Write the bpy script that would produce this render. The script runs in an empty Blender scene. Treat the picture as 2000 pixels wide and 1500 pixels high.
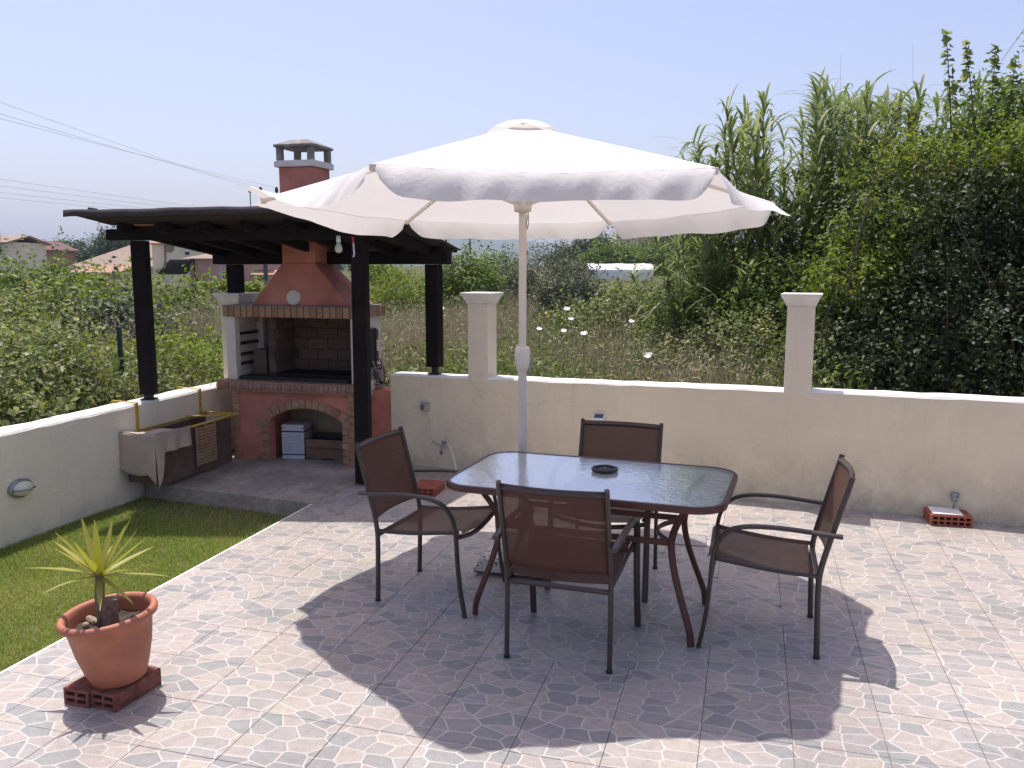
import bpy, bmesh, math, random
import numpy as np
from mathutils import Vector, Matrix, Euler

# ---------------------------------------------------------------- camera, sky, sun, exposure
scene = bpy.context.scene
COL = scene.collection
FPX, PITCH, EYE = 1655.0, math.radians(8.0), 1.761
cam_d = bpy.data.cameras.new('camera')
cam = bpy.data.objects.new('camera', cam_d)
COL.objects.link(cam)
cam_d.sensor_width = 36.0
cam_d.lens = FPX * 36.0 / 2000.0
cam_d.clip_start, cam_d.clip_end = 0.05, 9000.0
cam.location = (0, 0, EYE)
cam.rotation_euler = (math.pi / 2 - PITCH, 0, 0)
scene.camera = cam

SUN_EL, SUN_AZ = math.radians(71.5), math.radians(-28.0)      # azimuth from +Y, negative = towards -X
world = bpy.data.worlds.new('World')
scene.world = world
world.use_nodes = True
wn = world.node_tree.nodes
sky = wn.new('ShaderNodeTexSky')
sky.sky_type = 'NISHITA'
sky.sun_disc = False
sky.sun_elevation = SUN_EL
sky.sun_rotation = SUN_AZ
sky.altitude = 0.0
sky.air_density = 1.0
sky.dust_density = 2.5
sky.ozone_density = 1.6
wn['Background'].inputs['Strength'].default_value = 0.137
tint = wn.new('ShaderNodeMix'); tint.data_type = 'RGBA'; tint.blend_type = 'MULTIPLY'
tint.inputs[0].default_value = 1.0; tint.inputs[7].default_value = (1.09, 0.955, 1.0, 1.0)      # the phone's slightly violet white balance
world.node_tree.links.new(sky.outputs[0], tint.inputs[6])
world.node_tree.links.new(tint.outputs[2], wn['Background'].inputs['Color'])

sun_d = bpy.data.lights.new('sun', 'SUN')
sun_d.energy = 3.9
sun_d.angle = math.radians(0.53)
sun_d.color = (1.0, 0.965, 0.91)
sun = bpy.data.objects.new('sun', sun_d)
COL.objects.link(sun)
sun_vec = Vector((math.sin(SUN_AZ) * math.cos(SUN_EL), math.cos(SUN_AZ) * math.cos(SUN_EL), math.sin(SUN_EL)))
sun.rotation_euler = (-sun_vec).to_track_quat('-Z', 'Y').to_euler()
sun.location = sun_vec * 60

vs = scene.view_settings
vs.view_transform = 'Standard'
vs.look = 'None'
vs.gamma = 1.0
vs.use_curve_mapping = False
vs.exposure = 0.45
scene.cycles.max_bounces = 8
scene.cycles.transparent_max_bounces = 16

# ---------------------------------------------------------------- helpers
def at(px, py, Y):
    """point of the place at depth Y that is seen at this spot of the 2000 px photograph"""
    cp, sp = math.cos(PITCH), math.sin(PITCH)
    a, b = (px - 1000) / FPX, (750 - py) / FPX
    d = (a, cp + b * sp, -sp + b * cp)
    t = Y / d[1]
    return Vector((d[0] * t, Y, EYE + d[2] * t))

def atz(px, py, z=0.0):
    cp, sp = math.cos(PITCH), math.sin(PITCH)
    a, b = (px - 1000) / FPX, (750 - py) / FPX
    d = (a, cp + b * sp, -sp + b * cp)
    t = (z - EYE) / d[2]
    return Vector((d[0] * t, d[1] * t, z))

class MB:
    """collects shapes, then links them as ONE mesh object"""
    def __init__(s):
        s.v, s.f = [], []
    def add(s, vs_, fs):
        o = len(s.v)
        s.v += [tuple(p) for p in vs_]
        s.f += [tuple(i + o for i in q) for q in fs]
        return s
    def box(s, x0, y0, z0, x1, y1, z1, M=None):
        p = [Vector(c) for c in ((x0,y0,z0),(x1,y0,z0),(x1,y1,z0),(x0,y1,z0),(x0,y0,z1),(x1,y0,z1),(x1,y1,z1),(x0,y1,z1))]
        if M is not None:
            p = [M @ q for q in p]
        return s.add(p, [(3,2,1,0),(4,5,6,7),(0,1,5,4),(1,2,6,5),(2,3,7,6),(3,0,4,7)])
    def bar(s, a, b, w, h, up=(0, 0, 1)):
        """a beam of cross-section w x h from a to b"""
        a, b = Vector(a), Vector(b)
        d = (b - a).normalized()
        sd = d.cross(Vector(up))
        if sd.length < 1e-5:
            sd = d.cross(Vector((0, 1, 0)))
        sd.normalize()
        u = sd.cross(d)
        c = [sd * (w/2*i) + u * (h/2*j) for i, j in ((-1,-1),(1,-1),(1,1),(-1,1))]
        return s.add([a + q for q in c] + [b + q for q in c], [(0,1,2,3),(7,6,5,4),(0,4,5,1),(1,5,6,2),(2,6,7,3),(3,7,4,0)])
    def hexa(s, bot, top):
        return s.add(list(bot) + list(top), [(3,2,1,0),(4,5,6,7),(0,1,5,4),(1,2,6,5),(2,3,7,6),(3,0,4,7)])
    def tube(s, pts, r, n=8, cap=True, flat=None):
        pts = [Vector(p) for p in pts]
        rs = r if isinstance(r, (list, tuple)) else [r] * len(pts)
        o = len(s.v)
        prev = None
        for i, p in enumerate(pts):
            a = pts[max(0, i - 1)]
            b = pts[min(len(pts) - 1, i + 1)]
            d = (b - a).normalized()
            if prev is None:
                x = d.cross(Vector((0, 0, 1)))
                if x.length < 0.05:
                    x = d.cross(Vector((0, 1, 0)))
            else:
                x = prev - d * prev.dot(d)
            x.normalize()
            prev = x
            y = d.cross(x)
            for k in range(n):
                t = 2 * math.pi * k / n
                fx = flat[0] if flat else 1
                fy = flat[1] if flat else 1
                s.v.append(tuple(p + x * (rs[i] * fx * math.cos(t)) + y * (rs[i] * fy * math.sin(t))))
        for i in range(len(pts) - 1):
            for k in range(n):
                k2 = (k + 1) % n
                s.f.append((o+i*n+k, o+i*n+k2, o+(i+1)*n+k2, o+(i+1)*n+k))
        if cap:
            s.f.append(tuple(o + k for k in reversed(range(n))))
            s.f.append(tuple(o + (len(pts)-1)*n + k for k in range(n)))
        return s
    def lathe(s, prof, n=32, c=(0, 0, 0)):
        o = len(s.v)
        for r, z in prof:
            for k in range(n):
                t = 2 * math.pi * k / n
                s.v.append((c[0] + r*math.cos(t), c[1] + r*math.sin(t), c[2] + z))
        for i in range(len(prof) - 1):
            for k in range(n):
                k2 = (k + 1) % n
                s.f.append((o+i*n+k, o+i*n+k2, o+(i+1)*n+k2, o+(i+1)*n+k))
        return s
    def prism(s, poly, z0, z1):
        n = len(poly)
        return s.add([(p[0],p[1],z0) for p in poly] + [(p[0],p[1],z1) for p in poly],
                     [tuple(reversed(range(n))), tuple(range(n, 2*n))] + [(i,(i+1)%n,n+(i+1)%n,n+i) for i in range(n)])
    def grid(s, P):
        o = len(s.v)
        R, C = len(P), len(P[0])
        for row in P:
            s.v += [tuple(p) for p in row]
        for i in range(R - 1):
            for j in range(C - 1):
                s.f.append((o+i*C+j, o+i*C+j+1, o+(i+1)*C+j+1, o+(i+1)*C+j))
        return s
    def mesh(s, name, mat=None, smooth=False):
        me = bpy.data.meshes.new(name)
        me.from_pydata(s.v, [], s.f)
        me.validate()
        if mat:
            me.materials.append(mat)
        if smooth:
            me.polygons.foreach_set('use_smooth', [True] * len(me.polygons))
        return me
    def build(s, name, mat, parent=None, smooth=False, bevel=0.0, loc=None, rot=None, thick=0.0, subd=0, angle=None):
        o = bpy.data.objects.new(name, s.mesh(name, mat, smooth))
        COL.objects.link(o)
        if parent:
            o.parent = parent
        if loc is not None:
            o.location = loc
        if rot is not None:
            o.rotation_euler = rot
        if subd:
            m = o.modifiers.new('subdivision', 'SUBSURF'); m.levels = m.render_levels = subd
        if thick:
            m = o.modifiers.new('solid', 'SOLIDIFY'); m.thickness = thick; m.offset = 0
        if bevel:
            m = o.modifiers.new('bevel', 'BEVEL'); m.width = bevel; m.segments = 2; m.limit_method = 'ANGLE'
            m.angle_limit = math.radians(40)
        if angle:
            try:
                o.data.set_sharp_from_angle(angle=math.radians(angle))
            except Exception:
                pass
        return o

def tag(o, label=None, cat=None, group=None, kind=None):
    if label: o['label'] = label
    if cat: o['category'] = cat
    if group: o['group'] = group
    if kind: o['kind'] = kind
    return o

def thing(name, label, cat, loc=(0, 0, 0), rz=0.0, group=None, rot=None):
    o = bpy.data.objects.new(name, None)
    COL.objects.link(o)
    o.empty_display_size = 0.1
    o.location = loc
    o.rotation_euler = rot if rot else (0, 0, rz)
    return tag(o, label, cat, group)

def copy_tree(o, parent=None):
    c = o.copy()
    COL.objects.link(c)
    c.parent = parent
    for ch in list(o.children):
        copy_tree(ch, c)
    return c

def link_mesh(name, me, parent=None, loc=None, rot=None, scale=None):
    o = bpy.data.objects.new(name, me)
    COL.objects.link(o)
    if parent: o.parent = parent
    if loc is not None: o.location = loc
    if rot is not None: o.rotation_euler = rot
    if scale is not None: o.scale = scale
    return o

def np_mesh(name, V, F, mat, attrs=None, smooth=False):
    """fast mesh from numpy arrays; F is (m,3) or (m,4); attrs are per-face floats"""
    me = bpy.data.meshes.new(name)
    m, k = F.shape
    me.vertices.add(len(V))
    me.vertices.foreach_set('co', np.ascontiguousarray(V, dtype=np.float32).ravel())
    me.loops.add(m * k)
    me.loops.foreach_set('vertex_index', np.ascontiguousarray(F, dtype=np.int32).ravel())
    me.polygons.add(m)
    me.polygons.foreach_set('loop_start', np.arange(0, m * k, k, dtype=np.int32))
    try:
        me.polygons.foreach_set('loop_total', np.full(m, k, dtype=np.int32))
    except Exception:
        pass
    if smooth:
        me.polygons.foreach_set('use_smooth', np.ones(m, dtype=bool))
    for nm, val in (attrs or {}).items():
        a = me.attributes.new(nm, 'FLOAT', 'FACE')
        a.data.foreach_set('value', np.ascontiguousarray(val, dtype=np.float32))
    me.materials.append(mat)
    me.update(calc_edges=True)
    return me

# ---------------------------------------------------------------- materials
class NT:
    def __init__(s, name):
        s.m = bpy.data.materials.new(name)
        s.m.use_nodes = True
        s.t = s.m.node_tree
        s.b = s.t.nodes['Principled BSDF']
        s.out = s.t.nodes['Material Output']
    def n(s, kind, **kw):
        nd = s.t.nodes.new('ShaderNode' + kind)
        for k, v in kw.items():
            if k in nd.inputs: nd.inputs[k].default_value = v
            else: setattr(nd, k, v)
        return nd
    def l(s, a, b):
        s.t.links.new(a, b)
    def noise(s, scale, detail=4, rough=0.55, vec=None, dist=0.0):
        nd = s.n('TexNoise')
        nd.inputs['Scale'].default_value = scale
        nd.inputs['Detail'].default_value = detail
        nd.inputs['Roughness'].default_value = rough
        nd.inputs['Distortion'].default_value = dist
        if vec is not None: s.l(vec, nd.inputs['Vector'])
        return nd
    def ramp(s, fac, stops, interp='LINEAR'):
        nd = s.n('ValToRGB')
        cr = nd.color_ramp
        cr.interpolation = interp
        while len(cr.elements) < len(stops): cr.elements.new(0.5)
        for e, (p, c) in zip(cr.elements, stops):
            e.position = p
            e.color = (c[0], c[1], c[2], 1) if not isinstance(c, (int, float)) else (c, c, c, 1)
        s.l(fac, nd.inputs[0])
        return nd
    def mix(s, fac, a, b, mode='MIX'):
        nd = s.n('Mix', data_type='RGBA', blend_type=mode)
        for sock, val in ((nd.inputs[0], fac), (nd.inputs[6], a), (nd.inputs[7], b)):
            if isinstance(val, (int, float)): sock.default_value = val
            elif isinstance(val, (tuple, list)): sock.default_value = (*val[:3], 1)
            else: s.l(val, sock)
        return nd.outputs[2]
    def bump(s, h, strength=0.3, dist=0.01, normal=None):
        nd = s.n('Bump')
        nd.inputs['Strength'].default_value = strength
        nd.inputs['Distance'].default_value = dist
        s.l(h, nd.inputs['Height'])
        if normal is not None: s.l(normal, nd.inputs['Normal'])
        s.l(nd.outputs[0], s.b.inputs['Normal'])
        return nd
    def pos(s):
        return s.n('NewGeometry').outputs['Position']
    def obj(s):
        return s.n('TexCoord').outputs['Object']

def plain(name, col, rough=0.6, var=0.12, scale=6.0, bump=0.0, bscale=40.0, metal=0.0, spec=0.5, bdist=0.004, world_co=False):
    k = NT(name)
    vec = k.pos() if world_co else k.obj()
    nz = k.noise(scale, 5, 0.6, vec)
    d = tuple(c * (1 - var) for c in col); u = tuple(min(1, c * (1 + var)) for c in col)
    r = k.ramp(nz.outputs['Fac'], [(0.3, d), (0.7, u)])
    k.l(r.outputs[0], k.b.inputs['Base Color'])
    k.b.inputs['Roughness'].default_value = rough
    k.b.inputs['Metallic'].default_value = metal
    k.b.inputs['Specular IOR Level'].default_value = spec
    if bump:
        k.bump(k.noise(bscale, 5, 0.65, vec).outputs['Fac'], bump, bdist)
    return k.m

def leafmat(name, stops, transl=0.35, rough=0.5, spec=0.35, tcol=None):
    k = NT(name)
    a = k.n('Attribute', attribute_name='rnd')
    r = k.ramp(a.outputs['Fac'], stops)
    k.l(r.outputs[0], k.b.inputs['Base Color'])
    k.b.inputs['Roughness'].default_value = rough
    k.b.inputs['Specular IOR Level'].default_value = spec
    tr = k.n('BsdfTranslucent')
    k.l(k.mix(1.0, r.outputs[0], tcol or (1.3, 1.35, 0.7), 'MULTIPLY'), tr.inputs['Color'])
    mx = k.n('MixShader')
    mx.inputs[0].default_value = transl
    k.l(k.b.outputs[0], mx.inputs[1]); k.l(tr.outputs[0], mx.inputs[2])
    k.l(mx.outputs[0], k.out.inputs['Surface'])
    return k.m

def wall_mat(name, col, dirt, low=0.0, high=0.35):
    """painted render: soft trowel marks, blotches, a stained foot"""
    k = NT(name)
    p = k.pos()
    big = k.noise(1.3, 5, 0.6, p)
    med = k.noise(7, 6, 0.65, p)
    c = k.ramp(big.outputs['Fac'], [(0.3, tuple(x*0.93 for x in col)), (0.7, tuple(min(1, x*1.05) for x in col))])
    sep = k.n('SeparateXYZ'); k.l(p, sep.inputs[0])
    mr = k.n('MapRange'); k.l(sep.outputs[2], mr.inputs[0])
    mr.inputs[1].default_value = low; mr.inputs[2].default_value = high
    mr.inputs[3].default_value = 0.9; mr.inputs[4].default_value = 0.0
    st = k.n('Math', operation='MULTIPLY'); k.l(mr.outputs[0], st.inputs[0])
    sr = k.ramp(k.noise(3.2, 6, 0.7, p).outputs['Fac'], [(0.36, 0.0), (0.66, 0.85)])
    k.l(sr.outputs[0], st.inputs[1])
    c2 = k.mix(st.outputs[0], c.outputs[0], dirt)
    spots = k.ramp(k.noise(16, 4, 0.6, p).outputs['Fac'], [(0.66, 0.0), (0.74, 0.28)])
    c3 = k.mix(spots.outputs[0], c2, tuple(x*0.6 for x in col))
    sm = k.n('Mapping'); k.l(p, sm.inputs[0]); sm.inputs['Scale'].default_value = (1, 1, 0.10)
    sk = k.ramp(k.noise(11, 5, 0.6, sm.outputs[0]).outputs['Fac'], [(0.55, 0.0), (0.75, 0.20)])
    c3 = k.mix(sk.outputs[0], c3, tuple(x*0.55 for x in col))
    crk = k.n('TexVoronoi', feature='DISTANCE_TO_EDGE'); crk.inputs['Scale'].default_value = 1.1
    cw = k.n('VectorMath', operation='MULTIPLY_ADD'); k.l(k.noise(5, 6, 0.7, p).outputs['Color'], cw.inputs[0]); cw.inputs[1].default_value = (0.35, 0.35, 0.35); k.l(p, cw.inputs[2])
    k.l(cw.outputs[0], crk.inputs['Vector'])
    cr = k.ramp(crk.outputs['Distance'], [(0.0015, 0.42), (0.004, 0.0)])
    gate = k.ramp(k.noise(0.9, 3, 0.5, p).outputs['Fac'], [(0.50, 0.0), (0.58, 1.0)])
    gm = k.n('Math', operation='MULTIPLY'); k.l(cr.outputs[0], gm.inputs[0]); k.l(gate.outputs[0], gm.inputs[1])
    c3 = k.mix(gm.outputs[0], c3, tuple(x*0.4 for x in col))
    k.l(c3, k.b.inputs['Base Color'])
    k.b.inputs['Roughness'].default_value = 0.9
    k.b.inputs['Specular IOR Level'].default_value = 0.2
    mp = k.n('Mapping'); k.l(p, mp.inputs[0]); mp.inputs['Scale'].default_value = (1, 1, 3.2)
    tro = k.noise(9, 5, 0.6, mp.outputs[0])
    add = k.n('Math', operation='ADD'); k.l(tro.outputs['Fac'], add.inputs[0]); k.l(k.noise(70, 3, 0.6, p).outputs['Fac'], add.inputs[1])
    k.bump(add.outputs[0], 0.55, 0.012)
    return k.m

def brick_mat(name, cols, rough=0.85):
    """one tone per brick (object or face random) with a burnt, gritty grain"""
    k = NT(name)
    oi = k.n('ObjectInfo')
    r = k.ramp(oi.outputs['Random'], [(i / max(1, len(cols) - 1), c) for i, c in enumerate(cols)])
    p = k.pos()
    nz = k.ramp(k.noise(45, 5, 0.65, p).outputs['Fac'], [(0.3, 0.68), (0.7, 1.12)])
    k.l(k.mix(1.0, r.outputs[0], nz.outputs[0], 'MULTIPLY'), k.b.inputs['Base Color'])
    k.b.inputs['Roughness'].default_value = rough
    k.b.inputs['Specular IOR Level'].default_value = 0.2
    k.bump(k.noise(120, 4, 0.6, p).outputs['Fac'], 0.5, 0.004)
    return k.m

# ---------------------------------------------------------------- palette
M = {}
M['cream_wall'] = wall_mat('cream_render', (0.80, 0.685, 0.50), (0.27, 0.25, 0.18), -0.10, 0.55)
M['pale_lit_wall'] = wall_mat('pale_lit_cream_render', (0.86, 0.775, 0.625), (0.30, 0.27, 0.20), -0.16, 0.06)  # whiter cream, lightened further to stand in for bounce light on the shaded wall
M['cream_pillar'] = wall_mat('cream_pillar_render', (0.80, 0.69, 0.535), (0.4, 0.33, 0.26), -0.2, 0.1)
M['white_cap'] = plain('white_cap_paint', (0.82, 0.79, 0.74), 0.85, 0.08, 9, 0.35, 60, world_co=True)
M['pillar_cap'] = plain('pillar_cap_paint', (0.74, 0.68, 0.62), 0.85, 0.08, 9, 0.35, 60, world_co=True)
M['red_paint'] = plain('terracotta_red_render', (0.50, 0.20, 0.152), 0.85, 0.30, 3, 0.45, 45, spec=0.2, world_co=True)
M['dark_wood'] = plain('dark_stained_timber', (0.013, 0.009, 0.010), 0.85, 0.4, 9, 0.5, 60, spec=0.2)
M['dark_board'] = plain('dark_stained_board', (0.030, 0.019, 0.016), 0.75, 0.45, 7, 0.6, 50)
M['felt'] = plain('roofing_felt', (0.052, 0.042, 0.046), 0.9, 0.3, 12, 0.6, 80)
M['brown_metal'] = plain('brown_powder_coat', (0.060, 0.024, 0.018), 0.42, 0.15, 12, 0.12, 220)
M['taupe_metal'] = plain('taupe_powder_coat', (0.056, 0.041, 0.036), 0.34, 0.12, 12, 0.1, 220)
M['cream_metal'] = plain('cream_powder_coat', (0.74, 0.67, 0.60), 0.4, 0.05, 10)
M['grey_metal'] = plain('dull_grey_metal', (0.30, 0.30, 0.31), 0.45, 0.15, 20, metal=0.6)
M['black_metal'] = plain('sooty_iron', (0.02, 0.018, 0.018), 0.7, 0.4, 20, 0.4, 80)
M['black_plastic'] = plain('black_plastic', (0.018, 0.018, 0.02), 0.4, 0.1, 20)
M['white_plastic'] = plain('white_plastic', (0.75, 0.75, 0.75), 0.4, 0.05, 20)
M['grey_plastic'] = plain('grey_plastic', (0.36, 0.37, 0.38), 0.5, 0.1, 20)
M['yellow_paint'] = plain('chipped_yellow_paint', (0.52, 0.33, 0.04), 0.55, 0.3, 30)
M['kraft'] = plain('brown_cardboard', (0.17, 0.105, 0.068), 0.9, 0.18, 10, 0.2, 60)
M['darkbrown_board'] = plain('dark_brown_hardboard', (0.125, 0.080, 0.062), 0.8, 0.3, 6, 0.2, 60)
M['cloth_beige'] = plain('beige_towel', (0.46, 0.37, 0.30), 0.95, 0.12, 8, 0.5, 180)
M['raw_wood'] = plain('pale_slat_wood', (0.36, 0.235, 0.14), 0.75, 0.25, 14, 0.3, 90)
M['terracotta'] = plain('terracotta_plastic', (0.40, 0.145, 0.083), 0.6, 0.20, 9, 0.12, 90)
M['soil'] = plain('dry_potting_soil', (0.075, 0.052, 0.040), 0.95, 0.5, 40, 0.9, 80, bdist=0.02)
M['bark'] = plain('corky_bark', (0.24, 0.165, 0.12), 0.9, 0.45, 40, 0.9, 90, bdist=0.01)
M['old_concrete'] = plain('weathered_concrete_cap', (0.24, 0.22, 0.20), 0.9, 0.4, 14, 0.7, 50, bdist=0.01)
M['field_soil'] = plain('dry_field_soil', (0.12, 0.098, 0.058), 0.95, 0.35, 0.9, 0.5, 8, world_co=True)

def concrete_mat():
    k = NT('stained_concrete')
    p = k.pos()
    a = k.noise(1.6, 7, 0.66, p, 0.4)
    r = k.ramp(a.outputs['Fac'], [(0.28, (0.22, 0.185, 0.155)), (0.5, (0.36, 0.31, 0.26)), (0.68, (0.54, 0.475, 0.40))])
    st = k.ramp(k.noise(22, 5, 0.7, p).outputs['Fac'], [(0.35, 0.78), (0.65, 1.1)])
    k.l(k.mix(1.0, r.outputs[0], st.outputs[0], 'MULTIPLY'), k.b.inputs['Base Color'])
    k.b.inputs['Roughness'].default_value = 0.92
    k.b.inputs['Specular IOR Level'].default_value = 0.25
    k.bump(k.noise(55, 6, 0.7, p).outputs['Fac'], 0.6, 0.01)
    return k.m
M['concrete'] = concrete_mat()

TH = math.radians(15.69)
TA = Vector((math.sin(TH), math.cos(TH), 0)); TB = Vector((math.cos(TH), -math.sin(TH), 0))
TO = Vector((0.6313, 2.6998, 0)); TS = 0.3333
EDGE_S = -3.085                      # the patio's edge along the lawn (distance along TB)

def tile_mat():
    """ceramic tile printed with crazy paving: pale joints, pink, cream and grey stones"""
    k = NT('crazy_paving_tile')
    p = k.pos()
    mp = k.n('Mapping'); k.l(p, mp.inputs[0])
    mp.inputs['Rotation'].default_value = (0, 0, TH)
    sc = k.n('Mapping'); k.l(mp.outputs[0], sc.inputs[0])
    sc.inputs['Scale'].default_value = (0.84, 1.16, 1.0)
    wob = k.noise(5, 2, 0.5, sc.outputs[0])
    wv = k.n('VectorMath', operation='MULTIPLY_ADD')
    k.l(wob.outputs['Color'], wv.inputs[0]); wv.inputs[1].default_value = (0.035, 0.035, 0); k.l(sc.outputs[0], wv.inputs[2])
    ve = k.n('TexVoronoi', feature='DISTANCE_TO_EDGE'); ve.voronoi_dimensions = '2D'
    vc = k.n('TexVoronoi', feature='F1'); vc.voronoi_dimensions = '2D'
    for v in (ve, vc):
        v.inputs['Scale'].default_value = 11.4
        v.inputs['Randomness'].default_value = 0.86
        k.l(wv.outputs[0], v.inputs['Vector'])
    joint = k.ramp(ve.outputs['Distance'], [(0.020, 1.0), (0.044, 0.0)])
    sx = k.n('SeparateColor'); k.l(vc.outputs['Color'], sx.inputs[0])
    tone = k.ramp(sx.outputs[0], [(0.0, (0.439, 0.381, 0.345)), (0.20, (0.458, 0.401, 0.355)), (0.28, (0.362, 0.337, 0.318)),
                                  (0.46, (0.391, 0.361, 0.340)), (0.52, (0.454, 0.401, 0.340)), (0.60, (0.420, 0.366, 0.335)),
                                  (0.72, (0.314, 0.302, 0.293)), (0.86, (0.314, 0.315, 0.298)), (0.93, (0.434, 0.376, 0.335))], 'CONSTANT')
    fine = k.ramp(k.noise(150, 4, 0.75, p).outputs['Fac'], [(0.32, 0.76), (0.68, 1.16)])
    blot = k.ramp(k.noise(26, 4, 0.65, p).outputs['Fac'], [(0.3, 0.86), (0.7, 1.1)])
    c = k.mix(1.0, tone.outputs[0], fine.outputs[0], 'MULTIPLY')
    c = k.mix(1.0, c, blot.outputs[0], 'MULTIPLY')
    warm = k.ramp(k.noise(9, 4, 0.6, p).outputs['Fac'], [(0.58, 0.0), (0.78, 0.30)])
    c = k.mix(warm.outputs[0], c, (0.47, 0.345, 0.265))
    c = k.mix(joint.outputs[0], c, (0.58, 0.515, 0.475))
    oi = k.n('ObjectInfo')
    tv = k.ramp(oi.outputs['Random'], [(0.0, 0.93), (1.0, 1.05)])
    c = k.mix(1.0, c, tv.outputs[0], 'MULTIPLY')
    grime = k.ramp(k.noise(1.1, 6, 0.65, p, 0.6).outputs['Fac'], [(0.35, 0.98), (0.62, 0.87), (0.78, 0.78)])
    c = k.mix(1.0, c, grime.outputs[0], 'MULTIPLY')
    spots = k.ramp(k.noise(38, 3, 0.5, p).outputs['Fac'], [(0.70, 0.0), (0.76, 0.35)])
    c = k.mix(spots.outputs[0], c, (0.17, 0.14, 0.115))
    k.l(c, k.b.inputs['Base Color'])
    rr = k.ramp(k.noise(6, 5, 0.65, p).outputs['Fac'], [(0.3, 0.30), (0.7, 0.52)])
    k.l(rr.outputs[0], k.b.inputs['Roughness'])
    k.b.inputs['Specular IOR Level'].default_value = 0.5
    h = k.n('Math', operation='ADD')
    hr = k.ramp(ve.outputs['Distance'], [(0.03, 0.0), (0.10, 1.0)])
    k.l(hr.outputs[0], h.inputs[0]); k.l(k.noise(80, 4, 0.6, p).outputs['Fac'], h.inputs[1])
    k.bump(h.outputs[0], 0.25, 0.003)
    return k.m
M['tile'] = tile_mat()
M['grout'] = plain('tile_grout', (0.21, 0.175, 0.145), 0.95, 0.35, 20, world_co=True)

# ---------------------------------------------------------------- wall lines of the yard
WANG = math.radians(-21.6)
WD = Vector((math.cos(WANG), math.sin(WANG), 0)); WN = Vector((-WD.y, WD.x, 0))     # along the back wall / outwards
WP = Vector((1.659, 6.29, 0))
LANG = math.radians(16.5)
LD = Vector((math.sin(LANG), math.cos(LANG), 0)); LN = Vector((-LD.y, LD.x, 0))     # along the left wall / outwards
LP = Vector((-3.21, 6.05, 0))
def wtop(s): return 0.846 + 0.010 * s

def ground(x, y):
    """height of the land outside the yard (numpy friendly)"""
    x = np.asarray(x, float); y = np.asarray(y, float)
    db = (x - WP.x) * WN.x + (y - WP.y) * WN.y
    dl = (x - LP.x) * LN.x + (y - LP.y) * LN.y
    out = np.maximum(db, dl)
    r = np.sqrt(x*x + y*y)
    z = 0.10 + 0.012 * np.clip(r - 8, 0, 40) + 0.0025 * np.clip(r - 48, 0, 200)
    z = z + 0.06 * np.sin(x * 0.9 + 1.3) * np.cos(y * 0.7) * np.clip((r - 7) / 6, 0, 1)
    z = z + 6.5 * np.exp(-(((x - 27) / 13) ** 2 + ((y - 150) / 40) ** 2))
    t = np.clip((out - 0.05) / 0.5, 0, 1)
    t = t * t * (3 - 2 * t)
    return -0.22 * (1 - t) + z * t

def gz(x, y): return float(ground(x, y))

def build_terrain():
    e = [0.25 * i for i in range(-60, 61)] + [15 * 1.22 ** k for k in range(1, 31)] + [-15 * 1.22 ** k for k in range(1, 31)]
    xs = np.array(sorted(e)); xs = xs[np.abs(xs) < 2750]
    ys = np.array(sorted([0.25 * i for i in range(-8, 81)] + [20 * 1.16 ** k for k in range(1, 37)] + [-2 - 6 * 1.5 ** k for k in range(0, 12)]))
    ys = ys[(ys < 2750) & (ys > -800)]
    X, Y = np.meshgrid(xs, ys)
    Z = ground(X, Y)
    V = np.stack([X.ravel(), Y.ravel(), Z.ravel()], 1)
    nx, ny = len(xs), len(ys)
    i = np.arange(nx * ny).reshape(ny, nx)
    F = np.stack([i[:-1, :-1].ravel(), i[:-1, 1:].ravel(), i[1:, 1:].ravel(), i[1:, :-1].ravel()], 1)
    k = NT('field_ground')
    p = k.pos()
    a = k.noise(0.6, 8, 0.65, p)
    r = k.ramp(a.outputs['Fac'], [(0.3, (0.045, 0.060, 0.022)), (0.5, (0.085, 0.090, 0.038)), (0.7, (0.15, 0.130, 0.065))])
    k.l(r.outputs[0], k.b.inputs['Base Color'])
    k.b.inputs['Roughness'].default_value = 0.95
    k.b.inputs['Specular IOR Level'].default_value = 0.1
    k.bump(k.noise(7, 6, 0.7, p).outputs['Fac'], 0.6, 0.08)
    o = link_mesh('terrain', np_mesh('terrain', V, F, k.m, smooth=True))
    tag(o, kind='structure')
build_terrain()

# ---------------------------------------------------------------- patio of tiles
def clip(poly, p, n):
    """keep the part of a convex polygon where (q-p).n >= 0"""
    out = []
    for i in range(len(poly)):
        a, b = poly[i], poly[(i + 1) % len(poly)]
        da, db = (a - p).dot(n), (b - p).dot(n)
        if da >= 0: out.append(a)
        if (da >= 0) != (db >= 0):
            out.append(a + (b - a) * (da / (da - db)))
    return out
def area(poly):
    return 0.5 * sum(poly[i].x * poly[(i+1) % len(poly)].y - poly[(i+1) % len(poly)].x * poly[i].y for i in range(len(poly)))

patio = MB()
edge = lambda t: TB * EDGE_S + TA * t
pw = [WP + WD * 9 + WN * 0.05, WP - WD * 3.4 + WN * 0.05]
patio.prism([edge(-3.0), edge(-3.0) + TB * 14, edge(1.0) + TB * 14, pw[0], pw[1], edge(6.75)], -0.30, -0.0042)
patio = patio.build('patio', M['grout'])
tag(patio, kind='structure')

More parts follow.
